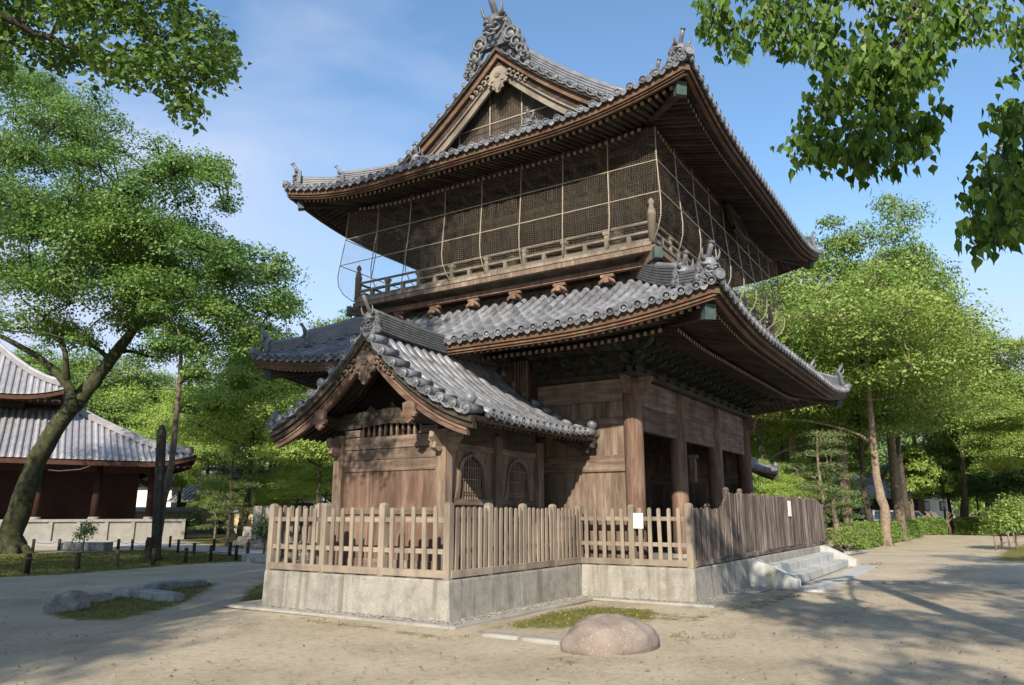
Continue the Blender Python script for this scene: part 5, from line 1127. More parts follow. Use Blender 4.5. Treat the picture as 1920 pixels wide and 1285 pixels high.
# trees standing behind and beside the photographer: they throw the shade on the court
def shade_tree(loc, h, R3, n, cr, seed, label, leaf='leaf_cam'):
    N = n*(750 if n > 25 else 650); cl = blob_crown((0, 0, h), R3, n, cr, seed)
    make_tree(Vector(loc), [(0, 0, 0), (.1, .1, h*.35), (-.1, .2, h*.7), (0, 0, h)], [.35, .28, .22, .12], cl, leaf, 'bark', 'shade_tree', label, .20, N, seed=seed, limbs=8)
SH = [((-15.5, 5.7, 0), 10.5, (4.6, 4.6, 2.8), 40, 1.6, 21, 'tree far behind the viewpoint to the left whose crown shades the left foreground'),
      ((-8.5, 9.6, 0), 10.5, (5.0, 4.6, 2.8), 42, 1.6, 22, 'tree left of the viewpoint shading the moss patch and stones'),
      ((-3.0, 15.5, 0), 10.5, (5.0, 4.6, 2.8), 42, 1.6, 26, 'tree left of the viewpoint shading the near edge of the lawn'),
      ((2.5, 24.0, 0), 10.5, (4.6, 4.6, 2.8), 38, 1.6, 27, 'tree beyond the left frame edge shading the hall side of the lawn'),
      ((-1.6, 7.6, 0), 13.2, (3.0, 2.5, 2.8), 26, 1.3, 28, 'tall tree left of the viewpoint shading the chapel ridge and balcony end'),
      ((-3.5, -7.5, 0), 9.0, (4.2, 4.4, 2.6), 15, 1.2, 23, 'tree behind the viewpoint dappling the right foreground'),
      ((4.0, -8.0, 0), 9.5, (5.0, 4.0, 2.6), 18, 1.2, 24, 'tree right of the viewpoint dappling the far right court'),
      ((11.5, -9.5, 0), 10, (5.0, 4.2, 2.6), 20, 1.4, 25, 'tree out at the right edge shading the kerb line across the court')]
for a in SH: shade_tree(*a)
# ---- background trees: a few kinds, copied
def proto(kind, seed, H, R, cr, n, leafmat, bark, leaf, N, tb=.42, lean=0, tr=.3, flat=.62, low=-.35, rz=None):
    rz = rz or (H*(1-tb))/2; cz = H-rz
    cl = blob_crown((lean, 0, cz), (R, R, rz), n, cr, seed, flat, low)
    return make_tree(Vector((0, 0, 0)), [(0, 0, 0), (lean*.2, .1, H*tb*.6), (lean*.5, -.1, H*tb*1.1), (lean, 0, H*.78)], [tr, tr*.8, tr*.65, tr*.25], cl, leafmat, bark, kind, 'x', leaf, N, seed=seed, limbs=9, twig=1.6, trunkfork=.5)
PR = {}
PR['sunny'] = proto('camphor_tree', 31, 16, 5.6, 1.75, 66, 'leaf_sun', 'bark_pale', .19, 62000, .22)
PR['sunny2'] = proto('camphor_tree', 32, 15, 5.0, 1.6, 60, 'leaf_sun', 'bark_moss', .19, 56000, .24, .8)
PR['mid'] = proto('broadleaf_tree', 33, 13, 4.9, 1.7, 56, 'leaf_mid', 'bark_moss', .20, 50000, .20, -.6)
PR['mid2'] = proto('broadleaf_tree', 34, 14, 4.6, 1.5, 56, 'leaf_mid', 'bark_dk', .19, 46000, .20)
PR['young'] = proto('lightened_leaf_tree', 37, 13, 4.6, 1.5, 54, 'leaf_lightened', 'bark_moss', .19, 46000, .16, .5)  # leaf colour lightened to make up for shade from the camphor
PR['dark'] = proto('evergreen_tree', 35, 8, 3.8, 1.6, 36, 'leaf_dk', 'bark_dk', .20, 34000, .06)
PR['open'] = proto('airy_tree', 36, 15, 4.6, 1.05, 44, 'leaf_mid', 'bark', .19, 24000, .35)
used = set()
def put(kind, px, D, sc, rz, label, sz=None, group=None):
    p = gnd(px, D)
    if kind in used: o = copy_tree(PR[kind])
    else: o = PR[kind]; used.add(kind)
    o.location = p; o.rotation_euler = (0, 0, rz); o.scale = (sc, sc, sz or sc); o['label'] = label; o['group'] = group or 'trees of the temple grounds'
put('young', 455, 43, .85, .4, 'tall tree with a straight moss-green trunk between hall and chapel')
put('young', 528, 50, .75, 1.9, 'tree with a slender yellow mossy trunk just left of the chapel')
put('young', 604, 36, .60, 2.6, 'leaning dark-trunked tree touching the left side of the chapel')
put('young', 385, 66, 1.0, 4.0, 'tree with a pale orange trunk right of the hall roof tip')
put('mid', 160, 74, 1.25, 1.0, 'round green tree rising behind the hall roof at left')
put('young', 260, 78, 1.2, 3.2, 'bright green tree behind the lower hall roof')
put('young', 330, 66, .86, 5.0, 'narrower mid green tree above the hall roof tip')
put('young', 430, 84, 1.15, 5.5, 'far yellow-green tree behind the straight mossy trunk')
put('open', 540, 46, .98, .8, 'tall airy tree whose top clears the others left of the gate')
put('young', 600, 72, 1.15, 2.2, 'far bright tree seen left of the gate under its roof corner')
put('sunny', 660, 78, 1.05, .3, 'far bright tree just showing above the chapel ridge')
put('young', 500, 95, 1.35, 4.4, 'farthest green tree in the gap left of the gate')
put('dark', 565, 62, .8, 2.0, 'low dark evergreen beside the yellow mossy trunk')
put('dark', 470, 70, .7, 3.0, 'low dark evergreen behind the grave stones')
# right side
put('sunny', 1655, 39.5, 1.0, 2.7, 'big yellow-green camphor with a stout pale trunk beside the hedge', .90)
put('open', 1592, 44, .98, .2, 'tall airy tree top rising just right of the upper gate roof tip', 1.16)
put('sunny2', 1560, 52, 1.05, 1.2, 'bright camphor close to the right tip of the lower gate roof')
put('mid2', 1628, 44, .82, 3.9, 'dark slanting-trunked tree right behind the stout pale trunk')
put('sunny2', 1805, 60, 1.08, 4.4, 'camphor with an ivy-green trunk rising from the far hedge')
put('sunny', 1437, 46, .78, 5.9, 'tree with an ivy-covered pale trunk behind the far chapel roof')
put('mid', 1500, 62, 1.05, .9, 'broad green tree filling the gap under the upper eave tip')
put('sunny', 1730, 72, 1.18, 1.4, 'far yellow-green camphor between the two nearer big ones')
put('mid', 1890, 80, .92, 2.9, 'round mid green tree near the right edge, far back')
put('dark', 1780, 70, .95, 0, 'dark evergreen mass left of the ivy-green trunk')
put('dark', 1870, 72, 1.0, 2, 'dark evergreen mass right of the ivy-green trunk')
put('dark', 1720, 82, 1.0, 4, 'dark evergreen behind the parked van')
put('open', 1862, 84, 1.0, 2.2, 'thin airy tree standing alone against the sky at right')
put('sunny2', 1950, 52, .62, 3, 'bright tree half cut by the right edge')
put('mid', 1420, 80, 1.0, 5, 'far green tree behind the ivy-covered trunk')
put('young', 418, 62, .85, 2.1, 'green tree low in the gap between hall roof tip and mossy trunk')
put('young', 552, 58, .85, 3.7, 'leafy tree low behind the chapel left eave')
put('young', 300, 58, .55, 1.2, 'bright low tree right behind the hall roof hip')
put('mid', 40, 80, 1.35, 2.2, 'green tree rising behind the upper hall roof at the left edge')
put('sunny', 1500, 48, 1.10, 3.3, 'tall yellow-green tree between the gate roof tips at right')
put('mid2', 1700, 55, 1.10, 2.0, 'mid green tree between the stout camphor and the ivy-green one')
put('open', 1685, 46, 1.05, 4.6, 'tallest airy tree, its top above the stout pale camphor', 1.36)
put('sunny2', 1452, 43, .92, 2.4, 'yellow-green tree rising between the lower and upper gate roof tips')
put('sunny2', 1850, 74, 1.0, 3.7, 'yellow-green tree behind the thin airy tree at right')
put('mid2', 1475, 52, .78, 1.1, 'leafy tree behind the far chapel roof and ivy trunk')
put('mid', 1540, 64, .70, 2.9, 'broad tree low behind the young pine')
put('sunny', 1870, 66, .80, 5.2, 'yellow-green tree right of the ivy-green trunk')
put('dark', 1910, 60, .8, 1.1, 'dark evergreen by the right edge behind the long hedge')
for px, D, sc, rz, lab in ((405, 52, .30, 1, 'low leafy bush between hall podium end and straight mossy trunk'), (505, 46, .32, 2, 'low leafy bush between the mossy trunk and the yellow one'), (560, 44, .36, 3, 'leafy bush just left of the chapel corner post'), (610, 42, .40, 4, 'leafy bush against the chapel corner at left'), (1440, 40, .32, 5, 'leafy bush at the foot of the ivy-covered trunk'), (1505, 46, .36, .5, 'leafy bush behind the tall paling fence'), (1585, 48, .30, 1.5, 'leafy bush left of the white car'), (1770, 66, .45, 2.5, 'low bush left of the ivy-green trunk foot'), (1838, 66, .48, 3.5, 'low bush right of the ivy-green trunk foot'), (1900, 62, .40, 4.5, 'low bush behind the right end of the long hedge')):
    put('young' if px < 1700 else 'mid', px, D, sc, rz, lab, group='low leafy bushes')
# thin tree behind the wooden post
b = gnd(298, 27.5); cl = px_clumps(b, 27.5, [(330, 640, 40, 2), (360, 700, 34, 2), (300, 600, 36, 2), (350, 770, 22, 1)], 1, 4)
make_tree(b, [at(x, y, 27.5)-b for x, y in ((292, 1047), (302, 960), (316, 900), (327, 830), (336, 720), (340, 640))], [.17, .14, .12, .10, .08, .05], cl, 'leaf_cam', 'bark', 'slender_tree', 'slender tree leaning behind the dark wooden post', .14, 4200, limbs=4, seed=8)
# clipped egg-shaped tree by the van and a young pine
b = gnd(1708, 58); cl = px_clumps(b, 58, [(1700, 925, 26, 2), (1730, 915, 26, 2), (1690, 900, 24, 2), (1715, 895, 30, 3), (1742, 890, 20, 1), (1700, 868, 26, 2), (1728, 866, 22, 2), (1708, 848, 18, 1)], 1.2, 6)
make_tree(b, [(0, 0, 0), (0, 0, 1.2), (.1, 0, 2.6), (0, 0, 4)], [.32, .28, .22, .1], cl, 'leaf_sun', 'bark', 'clipped_tree', 'egg-shaped bright green clipped tree in front of the silver van', .26, 9000, limbs=4, seed=9, trunkfork=.4)
def pine(px, D, H, R, seed, label, lay=8, tr=.10, bark='bark_pale'):
    rr = random.Random(seed); b = gnd(px, D); cl = []
    for k in range(lay):
        z = H*(.32+.66*k/(lay-1))
        for q in range(3):
            a = rr.uniform(0, 6.28); r = R*(1-.6*k/lay)*rr.uniform(.5, 1); cl.append(((math.cos(a)*r, math.sin(a)*r, z+rr.uniform(-.1, .1)), (R*.42, R*.42, R*.13)))
    make_tree(b, [(0, 0, 0), (.06*H*.3, 0, H*.35), (-.03*H*.3, .05, H*.7), (0, 0, H)], [tr, tr*.8, tr*.6, tr*.3], cl, 'leaf_pine', bark, 'pine_tree', label, .13, 5200, limbs=8, seed=seed, trunkfork=.28, rhomb=.22, up=.1)
pine(1545, 34, 5.2, 1.6, 3, 'young pine with a thin pale trunk at the end of the paling fence')
pine(1566, 33, 2.5, 1.3, 4, 'low cloud-pruned pine right beside the end of the paling fence', 4, .16)
pine(430, 40, 5.0, 1.9, 5, 'loose young pine in front of the mossy straight trunk', 8, .09, 'bark_dk')
pine(405, 42, 2.6, 1.1, 6, 'small pine left of the straight mossy trunk', 5, .07, 'bark')
pine(1895, 66, 9.0, 2.4, 7, 'thin pine against the sky near the right edge', 7, .15)
# hedges and shrubs
def hedge(name, A, B, w, h, N, mat, label, leaf=.07, seed=1, par=None):
    A = Vector(A); B = Vector(B); d = (B-A).normalized(); s = Vector((d.y, -d.x, 0)); L = (B-A).length; g = np.random.default_rng(seed)
    u = g.random(N)*L; face = g.integers(0, 5, N); v = g.uniform(-w/2, w/2, N); z = g.uniform(.05, h, N); j = g.normal(0, .05, N)
    v = np.where(face < 2, w/2+j, np.where(face == 2, -w/2+j, v)); z = np.where(face >= 3, h+j*1.2, z); e = (face == 4) & (g.random(N) < .25); u = np.where(e, np.where(g.random(N) < .5, 0, L)+j, u); z = np.where(e, g.uniform(.05, h, N), z)
    P_ = np.array(A)[None]+u[:, None]*np.array(d)+v[:, None]*np.array(s); P_[:, 2] = z; n_ = g.normal(size=(N, 3)); n_ /= np.linalg.norm(n_, axis=1)[:, None]; t = np.cross(n_, g.normal(size=(N, 3))); t /= np.linalg.norm(t, axis=1)[:, None]; q = np.cross(n_, t); sz = leaf*g.uniform(.6, 1.3, N)[:, None]
    Q = np.stack([P_-t*sz, P_+q*sz*.6, P_+t*sz, P_-q*sz*.6], 1).reshape(-1, 3); r = empty(name, (A+B)/2, label, 'hedge', par); Q -= np.array((A+B)/2)
    leafmesh('foliage', Q, g.random(N), mat, r); mb = MB(); mm = Matrix((d, s, Vector((0, 0, 1)))).transposed(); mb.box((A+B)/2+Vector((0, 0, h*.46)), (L*.97, w*.86, h*.9), mm); mb.build('twig_core', M['bark_dk'], r); return r
hedge('clipped_hedge', gp(1594, 1030), gp(1712, 1006), 1.3, 1.05, 13000, M['leaf_mid'], 'clipped green hedge at the foot of the stout pale camphor', .075, 1)
hedge('clipped_hedge', gnd(1712, 60), gnd(1762, 60), 1.5, 1.15, 4000, M['leaf_mid'], 'short clipped hedge right of the green cone', .10, 2)
hedge('clipped_hedge', gnd(1795, 60), gnd(1900, 57), 1.6, 1.15, 9000, M['leaf_mid'], 'long low hedge across the far right side', .10, 3)
def shrub(px, D, r, h, N, mat, label, leaf=.1, seed=1, name='shrub', stem=True):
    b = gnd(px, D); cl = [((random.uniform(-.4, .4)*r, random.uniform(-.4, .4)*r, h*random.uniform(.45, .8)), (r*.6, r*.6, h*.35)) for k in range(6)]
    make_tree(b, [(0, 0, 0), (0, 0, h*.2), (.02, 0, h*.4), (0, 0, h*.6)], [.05, .04, .03, .015], cl, mat, 'bark', name, label, leaf, N, cat='shrub', limbs=5, seed=seed, trunkfork=.2, twig=.5)
shrub(1898, 35, 1.3, 2.2, 4200, 'leaf_sun', 'bright feathery shrub at the right edge behind the prop rails', .13, 5)
shrub(1583, 31.5, .8, .95, 2600, 'leaf_sun', 'round yellow-green shrub at the left end of the clipped hedge', .07, 6)
shrub(163, 33, .55, 1.15, 700, 'leaf_cam', 'small sparse shrub growing from the stone planter', .09, 7)
shrub(352, 50, 1.1, 1.6, 2400, 'leaf_dk', 'dark round shrub right of the hall podium', .12, 8)
shrub(500, 30, .6, 1.5, 1500, 'leaf_dk', 'dark shrub just left of the fence end', .09, 9)
# far wood closing the horizon
g = np.random.default_rng(77); C = []; Rr = []
for k in range(260):
    px = g.uniform(-300, 2300); D = g.uniform(104, 150); p = gnd(px, D); h = g.uniform(2, 12); C.append((p.x, p.y, h)); Rr.append((4.5, 4.5, 3.5))
Q, K = leafcloud(C, Rr, 90000, .75, 5, .5, .6); o = leafmesh('far_wood', Q, K, M['leaf_mid']); tag(o, 'distant belt of trees closing the view all round the temple grounds', 'woodland', kind='stuff')
hp = []; 
for k in range(40): p = gnd(-1400+120*k, 620); hp.append((p.x, p.y, 14+8*math.sin(k*.55+1.3)+4*math.sin(k*1.3)+(20*math.exp(-((k-24.5)/2.2)**2))))
mb = MB(); vs_ = []
for i, (x, y, z) in enumerate(hp): q = Vector((x, y, 0)); vs_ += [(x*.8, y*.8, -1), (x*.93, y*.93, z*.6), (x, y, z), (x*1.25, y*1.25, -1)]
mb.add(vs_, [(4*i+k, 4*i+4+k, 4*i+5+k, 4*i+1+k) for i in range(39) for k in range(3)], smooth=True); M['hill'] = mottled('wooded_hill', [(.3, (.09, .14, .12)), (.7, (.17, .22, .19))], .03, .5, 1, .05, .1)
tag(solo(mb, 'hills', M['hill'], None, None), kind='structure')
# ------------------------------------------------------------------ low wooden posts with rope
bp = [(50, 1077, 'nearest low bollard at the left end of the lawn rope'), (144, 1068, 'low bollard second from the left along the front of the lawn'), (218, 1063, 'pale-footed low bollard in the middle of the lawn front'), (287, 1061, 'low bollard just left of the dark wooden post'), (347, 1056, 'low bollard just right of the slender tree foot'), (394, 1053, 'low bollard between the slender tree and the stone block'), (442, 1051, 'low bollard just left of the stone block'),
      (61, 1033, 'far-side low bollard beside the camphor foot'), (110, 1031, 'far-side low bollard left of the planter'), (221, 1031, 'far-side low bollard right of the planter'), (247, 1032, 'far-side low bollard second right of the planter'), (274, 1034, 'far-side low bollard by the dark wooden post'), (318, 1027, 'dark stump-like bollard beyond the path'), (333, 1037, 'far-side low bollard right of the slender tree'), (363, 1040, 'far-side low bollard right of centre in the lawn row'), (400, 1034, 'tall thin bollard before the mossy straight trunk'), (430, 1043, 'low bollard before the mossy tree foot'), (464, 1039, 'dark bollard left of the fence corner')]
pts = []
for px, py, lab in bp:
    p = gp(px, py); pts.append(p); r = random.uniform(.055, .07); h = .50+random.uniform(-.05, .05); root = empty('low_bollard', p, lab, 'bollard', 'low wooden bollards round the lawn')
    mb = MB(); mb.lathe([(r, -.05), (r*.97, h*.5), (r, h-.02), (r*.8, h)], p, n=10); mb.build('stake', M['wood_dark'] if px != 218 else M['wood'], root)
    mb = MB(); mb.lathe([(r*1.12, h*.74), (r*1.12, h*.80)], p, n=10); mb.build('rope_band', M['rope'], root)
for (i, j), lab in (((0, 6), 'thin dark rope sagging along the front row of low bollards'), ((7, 11), 'thin dark rope along the far row of low bollards')):
    mb = MB()
    for k in range(i, j):
        a, b = pts[k]+Vector((0, 0, .38)), pts[k+1]+Vector((0, 0, .38)); mb.tube([a.lerp(b, t/8)-Vector((0, 0, .10*math.sin(math.pi*t/8))) for t in range(9)], .009, 5)
    solo(mb, 'rope', M['rope'], lab, 'rope')
# dark wooden post with carved faces
p = gp(291, 1052); mb = MB(); D = p.dot(FW); h = (at(305, 803, D).z)
root = empty('wooden_post', p, 'tall dark weathered square post with a stepped head on the lawn', 'post')
a = p; b_ = at(303, 815, D); mb.bar(a, b_, .25, .23, up=(FW.x, FW.y, 0)); mb.build('shaft', M['wood_mossy'], root)
mb = MB(); d = (b_-a).normalized(); mb.bar(b_, b_+d*.16, .25, .22, up=(FW.x, FW.y, 0)); mb.lathe([(.12, 0), (.11, .10), (.08, .16), (.02, .18)], b_+d*.16, d, 10); mb.build('head', M['wood_mossy'], root)
mb = MB(); c = p+FW*-.24+Vector((0, 0, .45)); mb.box(c, (.5, .06, .7), Matrix((RT, FW, Vector((0, 0, 1)))).transposed()); mb.build('foot_board', M['wood_dark'], root)
p = gp(162, 1032); mb = MB(); mm = Matrix((RT, FW, Vector((0, 0, 1)))).transposed()
root = empty('stone_planter', p, 'low grey stone planter block under the sparse shrub', 'planter')
for k in range(3): mb.box(p+RT*(-.95+.64*k+.32)+Vector((0, 0, .17)), (.63, .8, .34), mm)
mb.build('blocks', M['rock_dk'], root, bevel=.02)
# ------------------------------------------------------------------ hall at the left
HO = gnd(350, 49); hx = (gnd(20, 44)-HO); hx.z = 0; U = hx.normalized(); W = Vector((U.y, -U.x, 0))
if W.dot(FW) < 0: W = -W
hall = empty('temple_hall', HO+U*14+W*7, 'large red hall, its walls darkened as shade, with two tiers of silver-grey tiled roof on a white stone podium', 'temple hall')
def hp_(u, w, z): v = HO+U*u+W*w; return Vector((v.x, v.y, z))
mh = Matrix((U, W, Vector((0, 0, 1)))).transposed()
def hbox(mb, u0, u1, w0, w1, z0, z1): mb.box(hp_((u0+u1)/2, (w0+w1)/2, (z0+z1)/2), (u1-u0, w1-w0, z1-z0), mh)
ZP = 1.25
mb = MB(); hbox(mb, 0.12, 30, .12, 16, 0, ZP-.16); mb.build('podium_core', M['stone_pale'], hall)
mb = MB(); hbox(mb, 0, 30, 0, 16.2, ZP-.155, ZP); mb.build('podium_cap', M['stone_pale'], hall, bevel=.02)
for k in range(16):
    if 8.2 < k*1.45 < 13: continue
    mb = MB(); hbox(mb, .02+k*1.45, .22+k*1.45, .02, .115, 0, ZP-.16); mb.build('podium_post', M['stone_pale'], hall)
mb = MB()
for k in range(6): hbox(mb, 9.9, 15.5, -1.9+.31*k, -1.9+.31*(k+1), 0, .2*(k+1))
mb.build('podium_steps', M['stone_pale'], hall)
for u in (9.5, 15.5): mb = MB(); mb.prism([(-2.1, 0), (-2.1, .3), (-.2, ZP), (.0, ZP), (0, 0)], hp_(u, 0, 0), W, (0, 0, 1), U*.4); mb.build('step_cheek', M['stone_pale'], hall)
HW0 = 2.1   # wall set-back
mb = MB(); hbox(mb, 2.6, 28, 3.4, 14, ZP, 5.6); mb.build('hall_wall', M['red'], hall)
for k in range(9):
    for w in (1.5,):
        c = hp_(2.0+3.1*k, w, 0); mb = MB(); mb.lathe([(.24, ZP), (.24, 4.9)], c, n=14); cc = mb.build('column', M['red'], hall); mb = MB(); mb.lathe([(.36, ZP), (.30, ZP+.14)], c, n=14); mb.build('column_base', M['stone'], cc)
c = hp_(2.0, 12, 0); mb = MB(); mb.lathe([(.24, ZP), (.24, 4.9)], c, n=14); mb.build('column', M['wood_dark'], hall)
mb = MB(); hbox(mb, 1.6, 28, 1.35, 1.65, 4.1, 4.75); hbox(mb, 1.7, 2.2, 1.66, 14, 4.1, 4.75); mb.build('head_beam', M['red'], hall)
def far_roof(u0, u1, w0, w1, z0, rise, run, lift, sp, name, un=3.0):
    mb = MB()
    def S(d, u): return z0+rise*(d/run)*(.72+.28*d/run)+lift*max(0, 1-u/un)**2
    for side in ('F', 'R', 'B', 'L'):
        L = (u1-u0) if side in 'FB' else (w1-w0); K = int(L/sp)
        def P_(t, d, dz=0):
            u = min(t, L-t); z = S(d, u)+dz
            if side == 'F': return hp_(u0+t, w0+d, z)
            if side == 'B': return hp_(u0+t, w1-d, z)
            if side == 'R': return hp_(u0+d, w0+t, z)
            return hp_(u1-d, w0+t, z)
        if side in 'BL': 
            T = [P_(0, 0), P_(L/2, 0), P_(L, 0), P_(L-run, run), P_(L/2, run), P_(run, run)]; mb.add(T, [(0, 1, 2, 3, 4, 5)]); continue
        for k in range(K):
            t = (k+.5)*L/K; D = min(run, t, L-t)
            if D < .2: continue
            ed = (P_(t+.1, 0)-P_(t, 0)).normalized(); vs = []; n = 5
            for i in range(n+1):
                c = P_(t, D*i/n-.03)
                for a in (0, .25, .5, .75, 1): vs.append(c+Vector((ed.x, ed.y, 0))*(math.cos(a*math.pi)*sp*.30)+Vector((0, 0, math.sin(a*math.pi)*sp*.30)))
            mb.add(vs, [(i*5+q, i*5+q+1, i*5+6+q, i*5+5+q) for i in range(n) for q in range(4)]+[(4, 3, 2, 1, 0)], smooth=True)
        for k in range(K):
            t0 = k*L/K; t1 = (k+1)*L/K; D0 = min(run, t0, L-t0)+.02; D1 = min(run, t1, L-t1)+.02; n = 5; vs = []
            for i in range(n+1): vs += [P_(t0, D0*i/n, -.02), P_(t1, D1*i/n, -.02)]
            mb.add(vs, [(2*i, 2*i+1, 2*i+3, 2*i+2) for i in range(n)], r=.25)
    r = mb.build(name, M['tile_far'], hall)
    for (uu, ww, a, b) in ((u0, w0, 1, 1), (u1, w0, -1, 1), (u0, w1, 1, -1)):
        mb = MB(); ridge(mb, [hp_(uu+a*d, ww+b*d, S(d, d)+.03) for d in [.3+(run-.3)*i/6 for i in range(7)]], .36, .30, 4, .12); mb.build('hip_ridge', M['tile_far'], r)
    fb = MB(); e = .12
    for side in 'FR':
        L = (u1-u0) if side == 'F' else (w1-w0); P2 = []
        for i in range(25):
            t = e+(L-2*e)*i/24; z = S(0, min(t, L-t)); P2.append(hp_(u0+t, w0+e, z) if side == 'F' else hp_(u0+e, w0+t, z))
        fb.sweep(P2, [(-.05, -.34), (.05, -.34), (.05, -.06), (-.05, -.06)])
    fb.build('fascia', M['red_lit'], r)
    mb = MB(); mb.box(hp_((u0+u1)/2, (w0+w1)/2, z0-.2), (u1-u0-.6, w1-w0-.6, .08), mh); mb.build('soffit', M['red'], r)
    mb = MB()
    for i in range(int((u1-u0)/.4)): mb.box(hp_(u0+.3+.4*i, w0+.75, z0-.29), (.12, 1.2, .12), mh)
    mb.build('rafters', M['red'], r)
    return S
far_roof(-.2, 31, -.9, 17, 4.75, 3.4, 6.6, .55, .36, 'lower_roof')
mb = MB(); hbox(mb, 9.6, 26, 6.0, 12, 7.0, 9.3); mb.build('upper_wall', M['wood_mossy'], hall)
far_roof(7.4, 29, 3.2, 15, 8.9, 5.2, 5.8, .6, .36, 'upper_roof')
mb = MB()
for k in range(2): mb.box(hp_(17.2+.8*k, 1.2, 3.7), (.42, .03, .5), mh)
mb.build('paper_notice', M['white'], hall)
mb = MB(); a = at(170, 880, 40); b_ = at(205, 878, 42); mb.tube([at(x, y, 46) for x, y in ((70, 879), (110, 883), (150, 880), (180, 870), (200, 862))], .03, 5); solo(mb, 'hanging_cable', M['cable'], 'white cable sagging under the eave of the red hall', 'cable')
# ------------------------------------------------------------------ boundary wall, graves, far buildings
def build_wall(name, A, B, h, label):
    A = Vector(A); B = Vector(B); d = (B-A).normalized(); s = Vector((d.y, -d.x, 0)); L = (B-A).length; mm = Matrix((d, s, Vector((0, 0, 1)))).transposed(); r = empty(name, (A+B)/2, label, 'wall')
    mb = MB(); mb.box((A+B)/2+Vector((0, 0, h/2)), (L, .3, h), mm); mb.build('wall_body', M['tanwall'], r)
    mb = MB(); mb.prism([(-.42, h), (0, h+.3), (.42, h), (.42, h+.07), (0, h+.42), (-.42, h+.07)], A, s, (0, 0, 1), d*L); mb.build('tile_coping', M['tile_far'], r)
    mb = MB(); mb.box((A+B)/2+Vector((0, 0, .18)), (L+.02, .36, .36), mm); mb.build('stone_footing', M['rock_dk'], r)
build_wall('boundary_wall', gnd(200, 64), gnd(450, 64), 1.7, 'tan mud boundary wall with tile coping beyond the hall')
build_wall('boundary_wall', gnd(452, 66), gnd(700, 66), 1.7, 'tan mud wall behind the grave stones and chapel')
def house(name, px, D, w, dp, h, rh, ax, wallm, roofm, label, wins=3, base=0, hip=False):
    p = gnd(px, D); a = R(ax); u = Vector((math.cos(a), math.sin(a), 0)); v = Vector((-u.y, u.x, 0)); r = empty(name, p, label, 'building'); mm = Matrix((u, v, Vector((0, 0, 1)))).transposed(); q = lambda x, y, z: p+u*x+v*y+Vector((0, 0, z+base))
    mb = MB(); mb.box(q(0, 0, h/2), (w, dp, h), mm); wb = mb.build('wall', M[wallm], r)
    if rh:
        e = .8; rb = MB(); V_ = [q(-w/2-e, -dp/2-e, h), q(w/2+e, -dp/2-e, h), q(w/2+e, dp/2+e, h), q(-w/2-e, dp/2+e, h), q(-w/2-e+(2 if hip else 0), 0, h+rh), q(w/2+e-(2 if hip else 0), 0, h+rh)]
        rb.add(V_+[x+Vector((0, 0, .18)) for x in V_[:4]], [(6, 7, 11-0, 10) if 0 else (0, 1, 2, 3)], r=.3); rb.add([V_[i]+Vector((0, 0, .12)) for i in range(4)]+V_[4:], [(0, 1, 5, 4), (2, 3, 4, 5), (1, 2, 5), (3, 0, 4)]); 
        for i in range(4): rb.add([V_[i], V_[(i+1) % 4], V_[(i+1) % 4]+Vector((0, 0, .12)), V_[i]+Vector((0, 0, .12))], [(0, 1, 2, 3)])
        n = int((w+1.6)/.45)
        for i in range(n):
            x = -w/2-e+(i+.5)*(w+2*e)/n; rb.bar(q(x, -dp/2-e, h+.16), q(x*.98, 0, h+rh+.04), .16, .10); rb.bar(q(x, dp/2+e, h+.16), q(x*.98, 0, h+rh+.04), .16, .10)
        rb.build('roof', M[roofm], r); mb = MB(); mb.bar(q(-w/2-e, 0, h+rh+.12), q(w/2+e, 0, h+rh+.12), .4, .35); mb.build('roof_ridge', M[roofm], r)
    else:
        mb = MB(); mb.box(q(0, 0, h+.1), (w+.3, dp+.3, .2), mm); mb.build('roof', M['stone'], r)
    for sy in (-1, 1):
        for k in range(wins):
            x = -w/2+w*(k+.5)/wins; mb = MB(); mb.box(q(x, sy*(dp/2+.03), h*.66), (1.1, .08, 1.0), mm); f = mb.build('window', M['wood_dark'], r); mb = MB(); mb.box(q(x, sy*(dp/2+.06), h*.66), (.9, .06, .8), mm); mb.build('pane', M['glass'], f)
    return r
house('white_building', 1610, 92, 12, 8, 6.0, 0, YAW*57.3-90, 'plaster', 'stone', 'plain white building with small dark windows behind the right-hand trees', 4)
house('low_tiled_building', 1560, 80, 15, 7, 3.0, 1.6, YAW*57.3-90, 'wood_dark', 'tile_far', 'low grey-roofed building with a red eave in front of the white building', 4)
house('low_tiled_building', 1680, 84, 9, 7, 3.6, 1.8, YAW*57.3-60, 'plaster', 'tile', 'two-tone tiled house behind the stout camphor and the van', 3)
house('pinkish_building', 1862, 140, 9, 8, 13.5, 0, YAW*57.3-80, 'tanwall', 'stone', 'tall pinkish building showing between the far right trees', 3)
house('grey_roofed_house', 268, 76, 8, 6, 4.2, 2.0, YAW*57.3-90, 'plaster', 'tile_far', 'white-walled house with grey roof seen past the hall end', 3)
house('grey_roofed_house', 362, 84, 10, 8, 3.8, 2.6, YAW*57.3-70, 'wood_dark', 'tile', 'dark gabled house behind the pale orange trunk', 3)
house('grey_roofed_house', 468, 74, 9, 9, 2.6, 2.8, YAW*57.3-100, 'wood_dark', 'tile_far', 'large grey roof behind the straight mossy trunk', 2)
for k, y in enumerate((0,)): 
    mb = MB(); c = gnd(1560, 76); mb.box(c+Vector((0, 0, 3.0)), (15, .2, .25), Matrix.Rotation(YAW-R(90), 3, 'Z')); solo(mb, 'eave_board', M['red_lit'], 'long red eave board under the grey roof of the low building', 'eave board')
